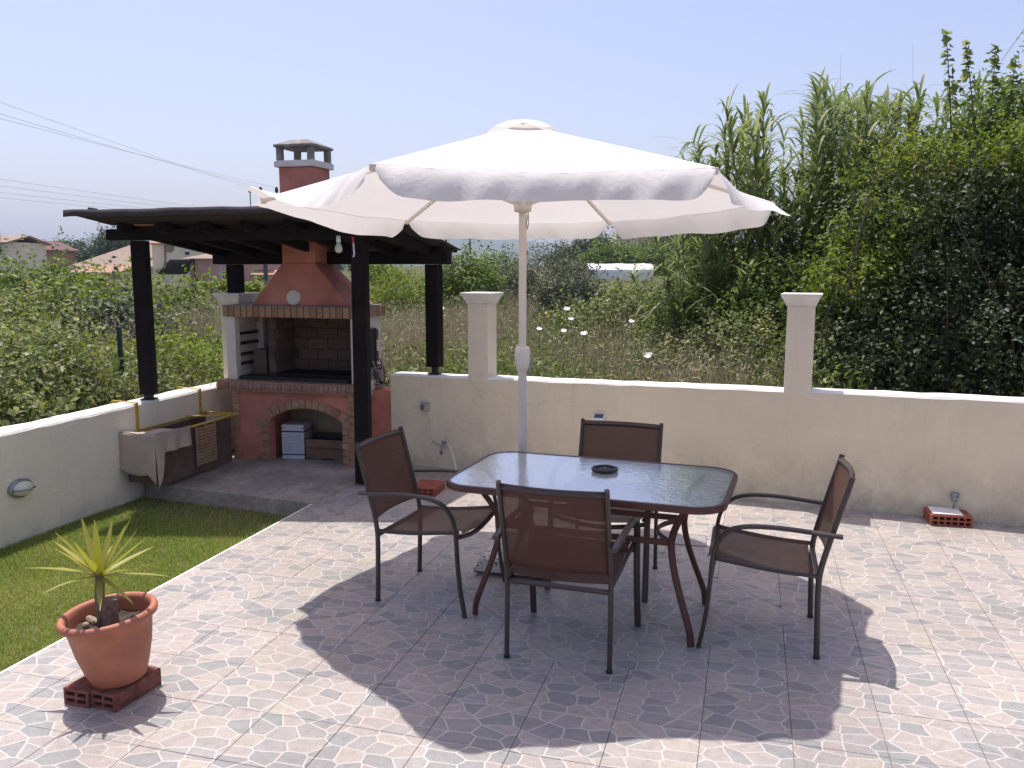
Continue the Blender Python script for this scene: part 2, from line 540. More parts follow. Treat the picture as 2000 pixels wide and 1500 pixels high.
GAP = 0.0012
def tile_mesh(poly, name='tile'):
    c = sum(poly, Vector()) / len(poly)
    n = len(poly)
    top = [q + (c - q).normalized() * 0.0012 for q in poly]
    v = [(q.x, q.y, -0.0075) for q in poly] + [(q.x, q.y, -0.0010) for q in poly] + [(q.x, q.y, 0.0) for q in top]
    f = [(i, (i+1) % n, n + (i+1) % n, n + i) for i in range(n)] + [(n+i, n+(i+1) % n, 2*n+(i+1) % n, 2*n+i) for i in range(n)] + [tuple(range(2*n, 3*n))]
    return v, f
SQ = [Vector((-1, -1, 0)), Vector((1, -1, 0)), Vector((1, 1, 0)), Vector((-1, 1, 0))]
SQ = [q * (TS / 2 - GAP) for q in SQ]
v_, f_ = tile_mesh(SQ)
sq_me = bpy.data.meshes.new('tile'); sq_me.from_pydata(v_, [], f_); sq_me.materials.append(M['tile'])

# slab of the barbecue corner covers the tiles here
SLAB = [Vector(q) for q in ((-2.98, 6.70, 0), (-1.475, 6.115, 0), (-1.275, 6.665, 0), (-0.50, 6.80, 0), (-0.36, 7.09, 0), (-1.05, 7.40, 0), (-1.9, 8.2, 0), (-2.6, 8.15, 0))]
def in_poly(p, poly):
    c = False
    for i in range(len(poly)):
        a, b = poly[i], poly[i-1]
        if (a.y > p.y) != (b.y > p.y) and p.x < (b.x - a.x) * (p.y - a.y) / (b.y - a.y) + a.x: c = not c
    return c

DC = TO + TB * (-1.5 * TS) + TA * (4.58 * TS)          # a square of 4 x 4 tiles laid on the diagonal
DU = (TB + TA).normalized(); DV = (TA - TB).normalized()
dia = [(DC + DU * (2 * TS * s), DU * s) for s in (1, -1)] + [(DC + DV * (2 * TS * s), DV * s) for s in (1, -1)]

def seen(p):
    w = p.y * math.cos(PITCH) + (EYE) * math.sin(PITCH)
    if w < 0.3: return False
    x = 1000 + FPX * p.x / w
    y = 750 + FPX * (EYE * math.cos(PITCH) - p.y * math.sin(PITCH)) / w
    return -90 < x < 2090 and 800 < y < 1600
rest = MB()
n_tiles = 0
def put_tile(center, rot, poly=None):
    global n_tiles
    if in_poly(center, SLAB): return
    if not seen(center) or n_tiles >= 300:
        if poly is None:
            Mx = Matrix.Translation(center) @ Matrix.Rotation(rot, 4, 'Z')
            poly = [Mx @ q for q in SQ]
        if area(poly) > 0.0008:
            rest.add(*tile_mesh(poly))
        return
    if poly is None:
        link_mesh('tile', sq_me, patio, center + Vector((0, 0, random.uniform(-0.0005, 0.0005))), (0, 0, rot))
    else:
        if area(poly) < 0.0008: return
        v, f = tile_mesh([q - center for q in poly])
        me = bpy.data.meshes.new('tile'); me.from_pydata(v, [], f); me.materials.append(M['tile'])
        link_mesh('tile', me, patio, center)
    n_tiles += 1

random.seed(3)
jobs = []
for a in range(4):
    for b in range(4):
        c = DC + DU * ((a - 1.5) * TS) + DV * ((b - 1.5) * TS)
        jobs.append((c.length, c, -TH + math.pi / 4, None))
for i in range(-10, 22):
    for j in range(-6, 18):
        c = TO + TB * ((i + 0.5) * TS) + TA * ((j + 0.5) * TS)
        if (c - WP).dot(WN) > 0.2: continue
        poly = [c + (TB * q.x + TA * q.y) for q in SQ]
        cut = clip(clip(poly, TB * (EDGE_S + 0.001), TB), WP - WN * 0.004, -WN)
        if len(cut) < 3 or area(cut) < 0.0008: continue
        whole = abs(area(cut) - area(poly)) < 1e-7
        left = cut
        outs = []
        for p, n in dia:
            if len(left) < 3: break
            o = clip(left, p + n * GAP, n)
            if len(o) >= 3 and area(o) > 0.0006: outs.append(o)
            left = clip(left, p + n * GAP, -n)
        inside = len(left) >= 3 and area(left) > 1e-6
        if not inside:
            jobs.append((c.length, c, -TH, None if whole else cut))
        else:
            for o in outs:
                cc = sum(o, Vector()) / len(o)
                jobs.append((cc.length, cc, -TH, o))
for _, c, r, poly in sorted(jobs, key=lambda q: q[0]):
    put_tile(c, r, poly)
if rest.v:
    tag(rest.build('tile_field', M['tile'], patio), kind='stuff')

# pale edging along the lawn
eb = MB()
eb.add([edge(-3) , edge(6.42), edge(6.42) - TB * 0.012, edge(-3) - TB * 0.012] + [q - Vector((0, 0, 0.28)) for q in (edge(-3), edge(6.42), edge(6.42) - TB * 0.012, edge(-3) - TB * 0.012)],
       [(0, 1, 2, 3), (3, 2, 6, 7), (0, 3, 7, 4), (1, 5, 6, 2), (4, 5, 1, 0), (4, 7, 6, 5)])
eb = eb.build('edging', M['white_cap'], patio)
eb.location.z = -0.001

slab = MB().prism(SLAB, -0.30, 0.012)
slab = tag(slab.build('concrete_slab', M['concrete'], bevel=0.012), kind='structure')

# ---------------------------------------------------------------- lawn
lawn_poly = [LP - LD * 9.0, edge(-3.2) - TB * 0.012, edge(6.05) - TB * 0.012, Vector((-1.52, 6.14, 0)), Vector((-2.98, 6.705, 0)), LP + LD * 0.70]
k = NT('lawn_soil')
p = k.pos()
r = k.ramp(k.noise(2.0, 6, 0.65, p).outputs['Fac'], [(0.3, (0.085, 0.075, 0.030)), (0.7, (0.15, 0.12, 0.055))])
k.l(r.outputs[0], k.b.inputs['Base Color']); k.b.inputs['Roughness'].default_value = 0.95
lawn = MB().prism(lawn_poly, -0.26, -0.115)
lawn = tag(lawn.build('lawn', k.m), kind='structure')

M['turf'] = leafmat('turf_blade', [(0.0, (0.145, 0.215, 0.038)), (0.45, (0.26, 0.345, 0.075)), (0.8, (0.38, 0.43, 0.12)), (1.0, (0.55, 0.50, 0.22))], 0.35, 0.5, 0.25)
def blades(P, H, W, rng, lean=0.5, nrm=None):
    """bent grass blades: arrays of points, heights, widths -> V, F, rnd"""
    n = len(P)
    az = rng.uniform(0, 2*np.pi, n)
    d = np.stack([np.cos(az), np.sin(az), np.zeros(n)], 1)
    sd = np.stack([-np.sin(az), np.cos(az), np.zeros(n)], 1)
    tw = rng.uniform(0, np.pi, n)
    sd = sd * np.cos(tw)[:, None] + d * np.sin(tw)[:, None]
    ln = rng.uniform(0.1, 1.0, n) * lean * H
    up = np.array([0, 0, 1.0])
    b0 = P - sd * (W/2)[:, None]; b1 = P + sd * (W/2)[:, None]
    mid = P + up * (H * 0.6)[:, None] + d * (ln * 0.35)[:, None]
    m0 = mid - sd * (W * 0.42)[:, None]; m1 = mid + sd * (W * 0.42)[:, None]
    tip = P + up * (H * np.sqrt(np.clip(1 - (ln/H*0.6)**2, 0.3, 1)))[:, None] + d * ln[:, None]
    V = np.stack([b0, b1, m1, m0, tip], 1).reshape(-1, 3)
    o = np.arange(n)[:, None] * 5
    F = np.concatenate([o + np.array([[0, 1, 2]]), o + np.array([[0, 2, 3]]), o + np.array([[3, 2, 4]])], 1).reshape(-1, 3)
    rnd = np.repeat(rng.random(n), 3)
    return V, F, rnd
def poly_points(poly, n, rng):
    xs = [q.x for q in poly]; ys = [q.y for q in poly]
    X = rng.uniform(min(xs), max(xs), n); Y = rng.uniform(min(ys), max(ys), n)
    c = np.zeros(n, bool)
    for i in range(len(poly)):
        a, b = poly[i], poly[i-1]
        with np.errstate(divide='ignore', invalid='ignore'):
            hit = ((a.y > Y) != (b.y > Y)) & (X < (b.x - a.x) * (Y - a.y) / (b.y - a.y + 1e-12) + a.x)
        c ^= hit
    return X[c], Y[c]
rng = np.random.default_rng(5)
X, Y = poly_points([LP - LD * 3.6, edge(2.0) - TB * 0.014, edge(6.05) - TB * 0.014, Vector((-1.52, 6.12, 0)), Vector((-2.98, 6.68, 0)), LP + LD * 0.68], 210000, rng)
# thin patch by the slab and the wall foot, as on any worn lawn
worn = np.clip((Y - 5.75 + 0.25 * (X + 2.2)) / 0.5, 0, 1) * 0.75
keep = rng.random(len(X)) > worn
X, Y = X[keep], Y[keep]
H = rng.uniform(0.014, 0.032, len(X)); W = rng.uniform(0.0026, 0.0046, len(X))
# longer tufts along the edging
q_ = rng.uniform(1.9, 5.9, 3200)
ex = edge(0)
EX = ex.x + TA.x*q_ - TB.x*(0.016 + 0.05*rng.random(3200)**2); EY = ex.y + TA.y*q_ - TB.y*(0.016 + 0.05*rng.random(3200)**2)
X = np.concatenate([X, EX]); Y = np.concatenate([Y, EY])
H = np.concatenate([H, rng.uniform(0.07, 0.145, 3200)]); W = np.concatenate([W, rng.uniform(0.003, 0.005, 3200)])
V, F, R = blades(np.stack([X, Y, np.full(len(X), -0.117)], 1), H, W, rng, 0.9)
patch = 0.5 + 0.5 * np.sin(X * 4.1 + np.sin(Y * 3.3)) * np.cos(Y * 2.7)
R = np.clip(R * 0.75 + np.repeat(patch, 3) * 0.3, 0, 1)
tag(link_mesh('lawn_grass', np_mesh('lawn_grass', V, F, M['turf'], {'rnd': R})), 'short mown grass of the lawn strip beside the tiled patio', 'grass', kind='stuff')

# ---------------------------------------------------------------- boundary walls and pillars
def wall_run(name, label, P0, D, N, a0, a1, zt, zb, thick, cuts):
    """low rendered wall with a slightly uneven white top"""
    t = thing(name, label, 'wall')
    rg = random.Random(7)
    n = max(2, int((a1 - a0) / 0.12))
    body, cap = MB(), MB()
    prof = []
    for i in range(n + 1):
        a = a0 + (a1 - a0) * i / n
        prof.append((a, zt(a) + rg.uniform(-0.004, 0.004), rg.uniform(-0.004, 0.004)))
    rows = [[], [], [], []]
    crow = [[], [], [], []]
    for a, z, e in prof:
        b = P0 + D * a
        rows[0].append(b + Vector((0, 0, zb))); rows[1].append(b + N * e * 0.5 + Vector((0, 0, z - 0.012)))
        rows[2].append(b + N * thick + Vector((0, 0, z - 0.012))); rows[3].append(b + N * thick + Vector((0, 0, zb)))
        crow[0].append(b - N * (0.003 + abs(e) * 0.4) + Vector((0, 0, z - 0.012 - abs(e) * 2.0))); crow[1].append(b + N * 0.008 + Vector((0, 0, z)))
        crow[2].append(b + N * (thick - 0.008) + Vector((0, 0, z + e * 0.5))); crow[3].append(b + N * (thick + 0.003) + Vector((0, 0, z - 0.014)))
    body.grid(rows)
    for r in (0, -1):
        o = len(body.v); body.v += [tuple(rows[q][r]) for q in range(4)]; body.f.append((o, o+1, o+2, o+3))
    cap.grid(crow)
    for r in (0, -1):
        o = len(cap.v); cap.v += [tuple(crow[q][r]) for q in range(4)]; cap.f.append((o, o+1, o+2, o+3))
    body.build('render_face', M[cuts], t)
    cap.build('painted_top', M['white_cap'], t)
    return t
back_wall = wall_run('garden_wall', 'long low cream wall behind the dining set with white painted top', WP, WD, WN, -2.93, 9.0, wtop, -0.30, 0.19, 'cream_wall')
left_wall = wall_run('garden_wall', 'low cream wall along the lawn at the left, shaded side', LP, LD, LN, -9.0, 2.02, lambda a: 0.655, -0.30, 0.20, 'pale_lit_wall')

def pillar(loc, rz, zt, zb, label, w=0.187):
    t = thing('wall_pillar', label, 'pillar', loc, rz, 'square pillars on the garden walls')
    h = w / 2
    MB().box(-h, -h, zb, h, h, zt - 0.088).build('shaft', M['cream_pillar'], t, bevel=0.006)
    c = MB()
    z0 = zt - 0.088
    lay = [(h + 0.010, 0.0), (h + 0.012, 0.020), (h + 0.020, 0.026), (h + 0.027, 0.045), (h + 0.042, 0.066), (h + 0.046, 0.070), (h + 0.047, 0.086), (h + 0.043, 0.088)]
    for r, z in lay:
        c.v += [(-r, -r, z0+z), (r, -r, z0+z), (r, r, z0+z), (-r, r, z0+z)]
    for i in range(len(lay) - 1):
        for q in range(4):
            c.f.append((i*4+q, i*4+(q+1) % 4, i*4+4+(q+1) % 4, i*4+4+q))
    c.f.append((3, 2, 1, 0)); e = 4*(len(lay)-1); c.f.append((e, e+1, e+2, e+3))
    c.build('moulded_cap', M['pillar_cap'], t, bevel=0.002)
    return t
def on_wall(s, off): return WP + WD * s + WN * off
pillar(on_wall(0.455, 0.0905), WANG, 1.556, 0.80, 'square cream pillar with moulded cap in front of the reeds')
pillar(on_wall(-2.09, 0.0905), WANG, 1.533, 0.78, 'square cream pillar with moulded cap beside the umbrella pole')
pillar(Vector((-2.60, 8.03, 0)), WANG, 1.50, -0.2, 'cream corner pillar behind the barbecue carrying a dark post', 0.21)

# ---------------------------------------------------------------- barbecue
BANG = math.radians(-15.95)
bbq = thing('brick_barbecue', 'red rendered brick barbecue with sloping hood and tall chimney under the pergola', 'barbecue', (-2.523, 7.561, 0.010), BANG)
M['trim_brick'] = brick_mat('trim_brick', [(0.36, 0.215, 0.135), (0.44, 0.28, 0.18), (0.32, 0.18, 0.115), (0.47, 0.31, 0.205), (0.40, 0.24, 0.155)])
M['nose_brick'] = brick_mat('nose_brick', [(0.31, 0.18, 0.14), (0.39, 0.24, 0.19), (0.34, 0.20, 0.155), (0.43, 0.27, 0.21)])
M['fire_brick'] = brick_mat('sooty_fire_brick', [(0.125, 0.083, 0.066), (0.15, 0.098, 0.078), (0.105, 0.072, 0.060), (0.165, 0.108, 0.086)])
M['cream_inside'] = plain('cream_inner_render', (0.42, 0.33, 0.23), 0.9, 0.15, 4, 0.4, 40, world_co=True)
M['white_render'] = plain('white_side_render', (0.66, 0.60, 0.54), 0.9, 0.10, 5, 0.4, 40, world_co=True)
BW, BD = 1.215, 0.55

def arch_z(x):
    x0, x1, s, a = 0.365, 1.105, 0.375, 0.500
    h = (x1 - x0) / 2; rise = a - s
    R = (h*h + rise*rise) / (2*rise)
    return a - R + math.sqrt(max(0, R*R - (x - (x0+x1)/2)**2))
front = MB()
front.box(0, 0, 0, 0.365, 0.09, 0.64)
front.box(1.105, 0, 0, BW, 0.09, 0.64)
N_ = 22
for i in range(N_):
    xa = 0.365 + 0.74 * i / N_; xb = 0.365 + 0.74 * (i+1) / N_
    front.hexa([(xa, 0, arch_z(xa)), (xb, 0, arch_z(xb)), (xb, 0.09, arch_z(xb)), (xa, 0.09, arch_z(xa))],
               [(xa, 0, 0.64), (xb, 0, 0.64), (xb, 0.09, 0.64), (xa, 0.09, 0.64)])
front.build('front_face', M['red_paint'], bbq)
MB().box(0.003, 0.09, 0, 0.30, BD, 0.638).build('pier', M['red_paint'], bbq)
MB().box(1.11, 0.09, 0, BW - 0.002, BD, 0.638).build('pier', M['red_paint'], bbq)
MB().box(0.30, BD - 0.06, 0, 1.11, BD, 0.60).build('inner_back', M['cream_inside'], bbq)
MB().box(0.30, 0.09, 0.60, 1.11, BD, 0.638).build('arch_soffit', M['cream_inside'], bbq)

def brick_me(sx, sy, sz, mat, nose=False, name='brick'):
    """one brick, origin at its centre; a nosed one is rounded along its front top and bottom"""
    m = MB()
    if not nose:
        b = 0.004
        pts = []
        m.box(-sx/2, -sy/2, -sz/2, sx/2, sy/2, sz/2)
    else:
        prof = []
        r = sz * 0.48
        for i in range(7):
            t = -math.pi/2 + math.pi * i / 6
            prof.append((-sy/2 + r - r*math.cos(t), r*math.sin(t)))
        prof = [(sy/2, -sz/2)] + [(y, z * (sz/2) / r) for y, z in prof] + [(sy/2, sz/2)]
        n = len(prof)
        m.add([(-sx/2, y, z) for y, z in prof] + [(sx/2, y, z) for y, z in prof],
              [tuple(range(n)), tuple(reversed(range(n, 2*n)))] + [(i, n+i, n+(i+1) % n, (i+1) % n) for i in range(n)])
    me = m.mesh(name, mat)
    if not nose:
        bm = bmesh.new(); bm.from_mesh(me)
        bmesh.ops.bevel(bm, geom=bm.edges[:], offset=0.0035, segments=1, affect='EDGES', profile=0.5)
        bm.to_mesh(me); bm.free()
    return me
rb = random.Random(11)
# nosed counter edge
mort = MB().box(-0.118, -0.058, 0.641, 1.245, BD, 0.728)
counter = mort.build('counter', M['trim_brick'], bbq)
nb = 33
cw = (1.245 + 0.118) / nb
me_n = brick_me(cw - 0.005, 0.10, 0.092, M['nose_brick'], True)
for i in range(nb):
    link_mesh('brick', me_n, counter, (-0.118 + cw*(i+0.5), -0.022 + rb.uniform(-.003, .003), 0.685 + rb.uniform(-.002, .002)), (0, rb.uniform(-.02, .02), 0))
MB().box(0.05, 0.03, 0.729, 1.14, BD - 0.02, 0.760).build('grill_bed', M['black_metal'], bbq)
gr = MB()
for i in range(26):
    x = 0.33 + 0.80 * i / 25
    gr.tube([(x, 0.10, 0.785), (x, 0.45, 0.785)], 0.003, 5)
gr.tube([(0.32, 0.10, 0.782), (1.14, 0.10, 0.782)], 0.004, 5); gr.tube([(0.32, 0.45, 0.782), (1.14, 0.45, 0.782)], 0.004, 5)
gr.build('grill_rack', M['black_metal'], bbq)

# side walls above the counter
lw = MB()
lw.box(-0.040, 0.0, 0.730, 0.056, 0.075, 1.296)
lw.box(-0.040, 0.075, 1.22, 0.020, 0.45, 1.296)
lw.box(-0.040, 0.075, 0.730, 0.020, 0.45, 0.80)
lw.box(-0.040, 0.45, 0.730, 0.056, BD, 1.296)
lw.build('side_wall', M['white_render'], bbq, bevel=0.006)
MB().box(-0.036, 0.0755, 0.8005, -0.012, 0.4495, 1.2195).build('side_panel', M['white_render'], bbq)
for q, z in enumerate((0.845, 0.93, 1.03, 1.12)):
    rk = MB()
    rk.box(0.000, 0.078, z, 0.012, 0.447, z + 0.012)
    for t in range(13):
        rk.box(0.001, 0.085 + t*0.028, z + 0.012, 0.011, 0.093 + t*0.028, z + 0.028)
    rk.build('toothed_rail', M['black_metal'], bbq)
MB().box(1.186, 0.0, 0.730, BW, BD, 1.296).build('side_wall', M['white_render'], bbq, bevel=0.006)
MB().hexa([(BW, 0.02, 0.60), (BW + 0.05, 0.02, 0.60), (BW + 0.05, 0.36, 0.60), (BW, 0.44, 0.62)],
          [(BW, 0.02, 0.74), (BW + 0.055, 0.02, 0.74), (BW + 0.055, 0.42, 0.74), (BW, 0.44, 0.74)]).build('counter_return', M['white_render'], bbq, bevel=0.004)
fr = MB()
fr.box(BW + 0.001, 0.395, 0.84, BW + 0.022, 0.415, 1.19); fr.box(BW + 0.001, 0.03, 1.172, BW + 0.022, 0.395, 1.19)
shut = fr.build('shutter_frame', M['dark_board'], bbq)
for q in range(4):
    z = 0.842 + q * 0.082
    MB().box(BW + 0.001, 0.032, z, BW + 0.013 + 0.003*(q % 2), 0.393, z + 0.078).build('board', M['dark_board'], shut, bevel=0.003)
MB().box(BW + 0.017, 0.075, 1.02, BW + 0.024, 0.135, 1.10).build('switch_plate', M['white_plastic'], bbq, bevel=0.003)

# firebox
fb = MB()
fb.box(0.31, BD - 0.07, 0.760, 1.185, BD - 0.005, 1.296)
fb.box(0.30, 0.14, 0.760, 0.36, BD - 0.071, 1.296)
fb.box(0.057, BD - 0.04, 0.760, 0.30, BD - 0.006, 1.296)
fb = fb.build('firebox', plain('sooty_mortar', (0.075, 0.052, 0.044), 0.9, 0.5, 6, world_co=True), bbq)
me_f = brick_me(0.198, 0.02, 0.094, M['fire_brick'])
for c in range(5):
    for i in range(5):
        x = 0.365 + 0.10 * (c % 2) + i * 0.203 + 0.05
        if x > 1.13: continue
        link_mesh('brick', me_f, fb, (x, BD - 0.075, 0.83 + c*0.099))
me_f2 = brick_me(0.02, 0.17, 0.094, M['fire_brick'])
for c in range(5):
    for i in range(2):
        link_mesh('brick', me_f2, fb, (0.363, 0.23 + 0.03 * (c % 2) + i*0.175, 0.83 + c*0.099))
MB().box(0.10, 0.20, 0.76, 0.235, 0.34, 0.985).build('ash_brick', M['fire_brick'], bbq, bevel=0.006)

# lintel course
lin = MB().box(-0.050, 0.004, 1.297, BW + 0.028, BD, 1.384).build('lintel', M['red_paint'], bbq)
nl = 21
lwid = (BW + 0.036 + 0.058) / nl
me_l = brick_me(lwid - 0.007, 0.05, 0.092, M['trim_brick'])
for i in range(nl):
    link_mesh('brick', me_l, lin, (-0.058 + lwid*(i+0.5), 0.008 + rb.uniform(-.002, .002), 1.342), (0, rb.uniform(-.015, .015), 0))
me_l2 = brick_me(0.05, lwid - 0.007, 0.092, M['trim_brick'])
for i in range(8):
    link_mesh('brick', me_l2, lin, (BW + 0.022, 0.062 + lwid*(i+0.5), 1.342))
for i in range(8):
    link_mesh('brick', me_l2, lin, (-0.044, 0.062 + lwid*(i+0.5), 1.342))
MB().box(-0.06, -0.012, 1.3885, BW + 0.04, BD, 1.398).build('lintel_top', M['old_concrete'], bbq)

# brick strips on the base
me_q = brick_me(0.062, 0.03, 0.056, M['trim_brick'])
strips = MB().box(0.004, -0.002, 0.0, 0.058, 0.0, 0.64)
strips.box(1.110, -0.002, 0.0, 1.211, 0.0, 0.64)
strips = strips.build('corner_strip', M['red_paint'], bbq)
for c in range(10):
    z = 0.034 + c*0.0638
    link_mesh('brick', me_q, strips, (0.031 + 0.006 * (c % 2), 0.003, z), (0, 0, rb.uniform(-.03, .03)))
    link_mesh('brick', me_q, strips, (1.184 - 0.004 * (c % 2), 0.003, z), (0, 0, rb.uniform(-.03, .03)))
    if c < 6:
        link_mesh('brick', me_q, strips, (1.116 + 0.006 * (c % 2), 0.003, z + 0.02), (0, 0, rb.uniform(-.03, .03)))
        link_mesh('brick', me_q, strips, (0.322, 0.003, z), (0, 0, rb.uniform(-.03, .03)))
        if c in (0, 5): link_mesh('brick', me_q, strips, (0.262, 0.003, z), (0, 0, 0.0))
arch = MB()
for i in range(N_):
    xa = 0.365 + 0.74 * i / N_; xb = 0.365 + 0.74 * (i+1) / N_
    arch.hexa([(xa, -0.003, arch_z(xa)), (xb, -0.003, arch_z(xb)), (xb, 0.0, arch_z(xb)), (xa, 0.0, arch_z(xa))],
              [(xa, -0.003, arch_z(xa) + 0.07), (xb, -0.003, arch_z(xb) + 0.07), (xb, 0.0, arch_z(xb) + 0.07), (xa, 0.0, arch_z(xa) + 0.07)])
arch = arch.build('arch_ring', M['red_paint'], bbq)
me_a = brick_me(0.058, 0.03, 0.078, M['trim_brick'])
for i in range(12):
    x = 0.365 + 0.74 * (i + 0.5) / 12
    sl = (arch_z(x + .01) - arch_z(x - .01)) / .02
    link_mesh('brick', me_a, arch, (x - sl*0.04, 0.003, arch_z(x) + 0.038), (0, -math.atan(sl), 0))

# hood, chimney
hood = MB().hexa([(0.215, 0.03, 1.398), (1.172, 0.03, 1.398), (1.172, 0.52, 1.398), (0.215, 0.52, 1.398)],
                 [(0.50, 0.09, 1.768), (0.82, 0.09, 1.768), (0.82, 0.41, 1.768), (0.50, 0.41, 1.768)])
hood = hood.build('hood', M['red_paint'], bbq, bevel=0.008)
disc = MB().lathe([(0.0, 0.008), (0.060, 0.008), (0.067, 0.004), (0.069, -0.012), (0.0, -0.012)], 28)
disc.build('vent_disc', M['white_render'], hood, loc=(0.632, 0.036, 1.470), rot=(math.radians(82), 0, 0))
ch = MB().box(0.50, 0.09, 1.768, 0.82, 0.41, 2.585).build('chimney', M['red_paint'], bbq, bevel=0.008)
MB().box(0.472, 0.062, 2.586, 0.848, 0.438, 2.640).build('band', M['pillar_cap'], ch, bevel=0.006)
for x in (0.487, 0.783):
    for y in (0.077, 0.373):
        MB().box(x, y, 2.640, x + 0.05, y + 0.05, 2.752).build('cap_post', M['old_concrete'], ch, bevel=0.004)
cp = MB().box(0.470, 0.060, 2.752, 0.850, 0.440, 2.778)
cp.hexa([(0.480, 0.070, 2.778), (0.840, 0.070, 2.778), (0.840, 0.430, 2.778), (0.480, 0.430, 2.778)],
        [(0.590, 0.180, 2.826), (0.730, 0.180, 2.826), (0.730, 0.320, 2.826), (0.590, 0.320, 2.826)])
cp.build('chimney_cap', M['old_concrete'], ch, bevel=0.008)

# red rendered stub that ties the barbecue to the garden wall
def bq_inv(p):
    c, s_ = math.cos(-BANG), math.sin(-BANG)
    dx, dy = p.x + 2.523, p.y - 7.561
    return (c*dx - s_*dy, s_*dx + c*dy)
q0, q1, q2, q3 = [bq_inv(on_wall(s_, o_)) for s_, o_ in ((-3.16, 0.006), (-2.932, 0.006), (-2.932, 0.186), (-3.16, 0.186))]
MB().prism([q0, q1, q2, q3], -0.01, 0.655).build('wall_stub', M['red_paint'], bbq, bevel=0.006)

# things stored under the arch
def in_bbq(x, y, z=0.0):
    c, s_ = math.cos(BANG), math.sin(BANG)
    return Vector((-2.523 + c*x - s_*y, 7.561 + s_*x + c*y, 0.0125 + z))
cb = thing('carton', 'white printed carton with dark blue bands standing under the barbecue arch', 'box', in_bbq(0.50, 0.24), BANG + 0.18)
MB().box(-0.105, -0.11, 0, 0.105, 0.11, 0.315).build('box_body', plain('white_carton', (0.56, 0.56, 0.60), 0.7, 0.06, 8), cb, bevel=0.003)
pr = MB()
ink = plain('dark_blue_ink', (0.035, 0.04, 0.10), 0.7, 0.1)
for z, h in ((0.245, 0.014), (0.035, 0.012)):
    pr.box(-0.1055, -0.1115, z, 0.1065, -0.1095, z + h); pr.box(0.1045, -0.11, z, 0.1065, 0.11, z + h)
for x in (-0.104, 0.075):
    pr.box(x, -0.1115, 0.282, x + 0.028, -0.1095, 0.289)
pr.box(0.1040, -0.1120, 0.0, 0.1070, -0.1085, 0.31)
pr.build('print', ink, cb)
tx = MB()
rt_ = random.Random(4)
for q in range(13):
    x = -0.09
    while x < 0.085:
        w = rt_.uniform(0.008, 0.03)
        tx.box(x, -0.1112, 0.062 + q*0.0132, min(x + w, 0.09), -0.1095, 0.0655 + q*0.0132)
        x += w + 0.006
tx.build('small_print', plain('faint_blue_ink', (0.22, 0.23, 0.34), 0.7, 0.1), cb)
kb = thing('carton', 'open brown cardboard box lying under the barbecue arch', 'box', in_bbq(0.83, 0.27), BANG + 0.05)
kk = MB()
kk.box(-0.19, -0.13, 0.02, 0.19, -0.126, 0.19); kk.box(-0.19, 0.126, 0.02, 0.19, 0.13, 0.19)
kk.box(-0.19, -0.126, 0.02, -0.186, 0.126, 0.19); kk.box(0.186, -0.126, 0.02, 0.19, 0.126, 0.19)
kk.box(-0.186, -0.126, 0.02, 0.186, 0.126, 0.024)
kk.build('box_body', M['kraft'], kb)
MB().hexa([(-0.188, -0.131, 0.192), (0.188, -0.131, 0.192), (0.188, -0.127, 0.192), (-0.188, -0.127, 0.192)],
          [(-0.188, -0.150, 0.125), (0.188, -0.150, 0.125), (0.188, -0.147, 0.125), (-0.188, -0.147, 0.125)]).build('flap', M['kraft'], kb)
MB().box(-0.186, 0.02, 0.17, 0.186, 0.10, 0.215).build('dark_lid', M['black_plastic'], kb)
for x in (-0.14, 0.05):
    MB().box(x, -0.10, 0, x + 0.10, 0.10, 0.02).build('batten', M['raw_wood'], kb)
dp = thing('timber_offcut', 'dark brown pointed board leaning inside the right of the barbecue arch', 'board', in_bbq(1.02, 0.36, 0.0), BANG)
MB().add([(-0.12, 0, 0.42), (-0.10, 0, 0.46), (0.07, 0, 0.38), (0.08, 0, 0.0), (0.03, 0, 0.0), (-0.115, 0, 0.385)] + [(-0.12, 0.02, 0.42), (-0.10, 0.02, 0.46), (0.07, 0.02, 0.38), (0.08, 0.02, 0.0), (0.03, 0.02, 0.0), (-0.115, 0.02, 0.385)],
         [(5, 4, 3, 2, 1, 0), (6, 7, 8, 9, 10, 11)] + [(i, (i+1) % 6, 6 + (i+1) % 6, 6 + i) for i in range(6)]).build('plank', M['dark_board'], dp)

# cables hanging on the barbecue's right side
cbx = thing('power_box', 'pale box with tangled dark cables hanging from the right of the barbecue', 'cable box', in_bbq(1.285, 0.36, 0.0), BANG)
MB().lathe([(0.0, 0.70), (0.050, 0.70), (0.056, 0.71), (0.056, 0.85), (0.046, 0.865), (0.0, 0.866)], 4).build('housing', plain('faded_pink_plastic', (0.34, 0.25, 0.22), 0.7, 0.1), cbx, bevel=0.006)
rc = random.Random(21)
for q in range(7):
    x0 = rc.uniform(-0.05, 0.05)
    pts = []
    for i in range(13):
        t = i / 12
        pts.append((x0 + 0.07*math.sin(t*7 + q*1.3) * (0.4 + t) + 0.012*q*t, -0.066 - 0.01*math.cos(t*5 + q), 0.90 - 0.22*math.sin(t*math.pi*0.5) * (0.7 + 0.12*q) - 0.03*math.sin(t*9+q)))
    MB().tube(pts, 0.0042 + 0.001 * (q % 2), 6).build('cable', M['black_plastic'] if q % 3 else M['grey_plastic'], cbx, smooth=True)
for q in range(3):
    MB().box(-0.02 + 0.05*q, -0.085, 0.60 - 0.03*q, 0.008 + 0.05*q, -0.055, 0.66 - 0.03*q).build('plug', M['black_plastic'] if q != 1 else M['kraft'], cbx, bevel=0.006)

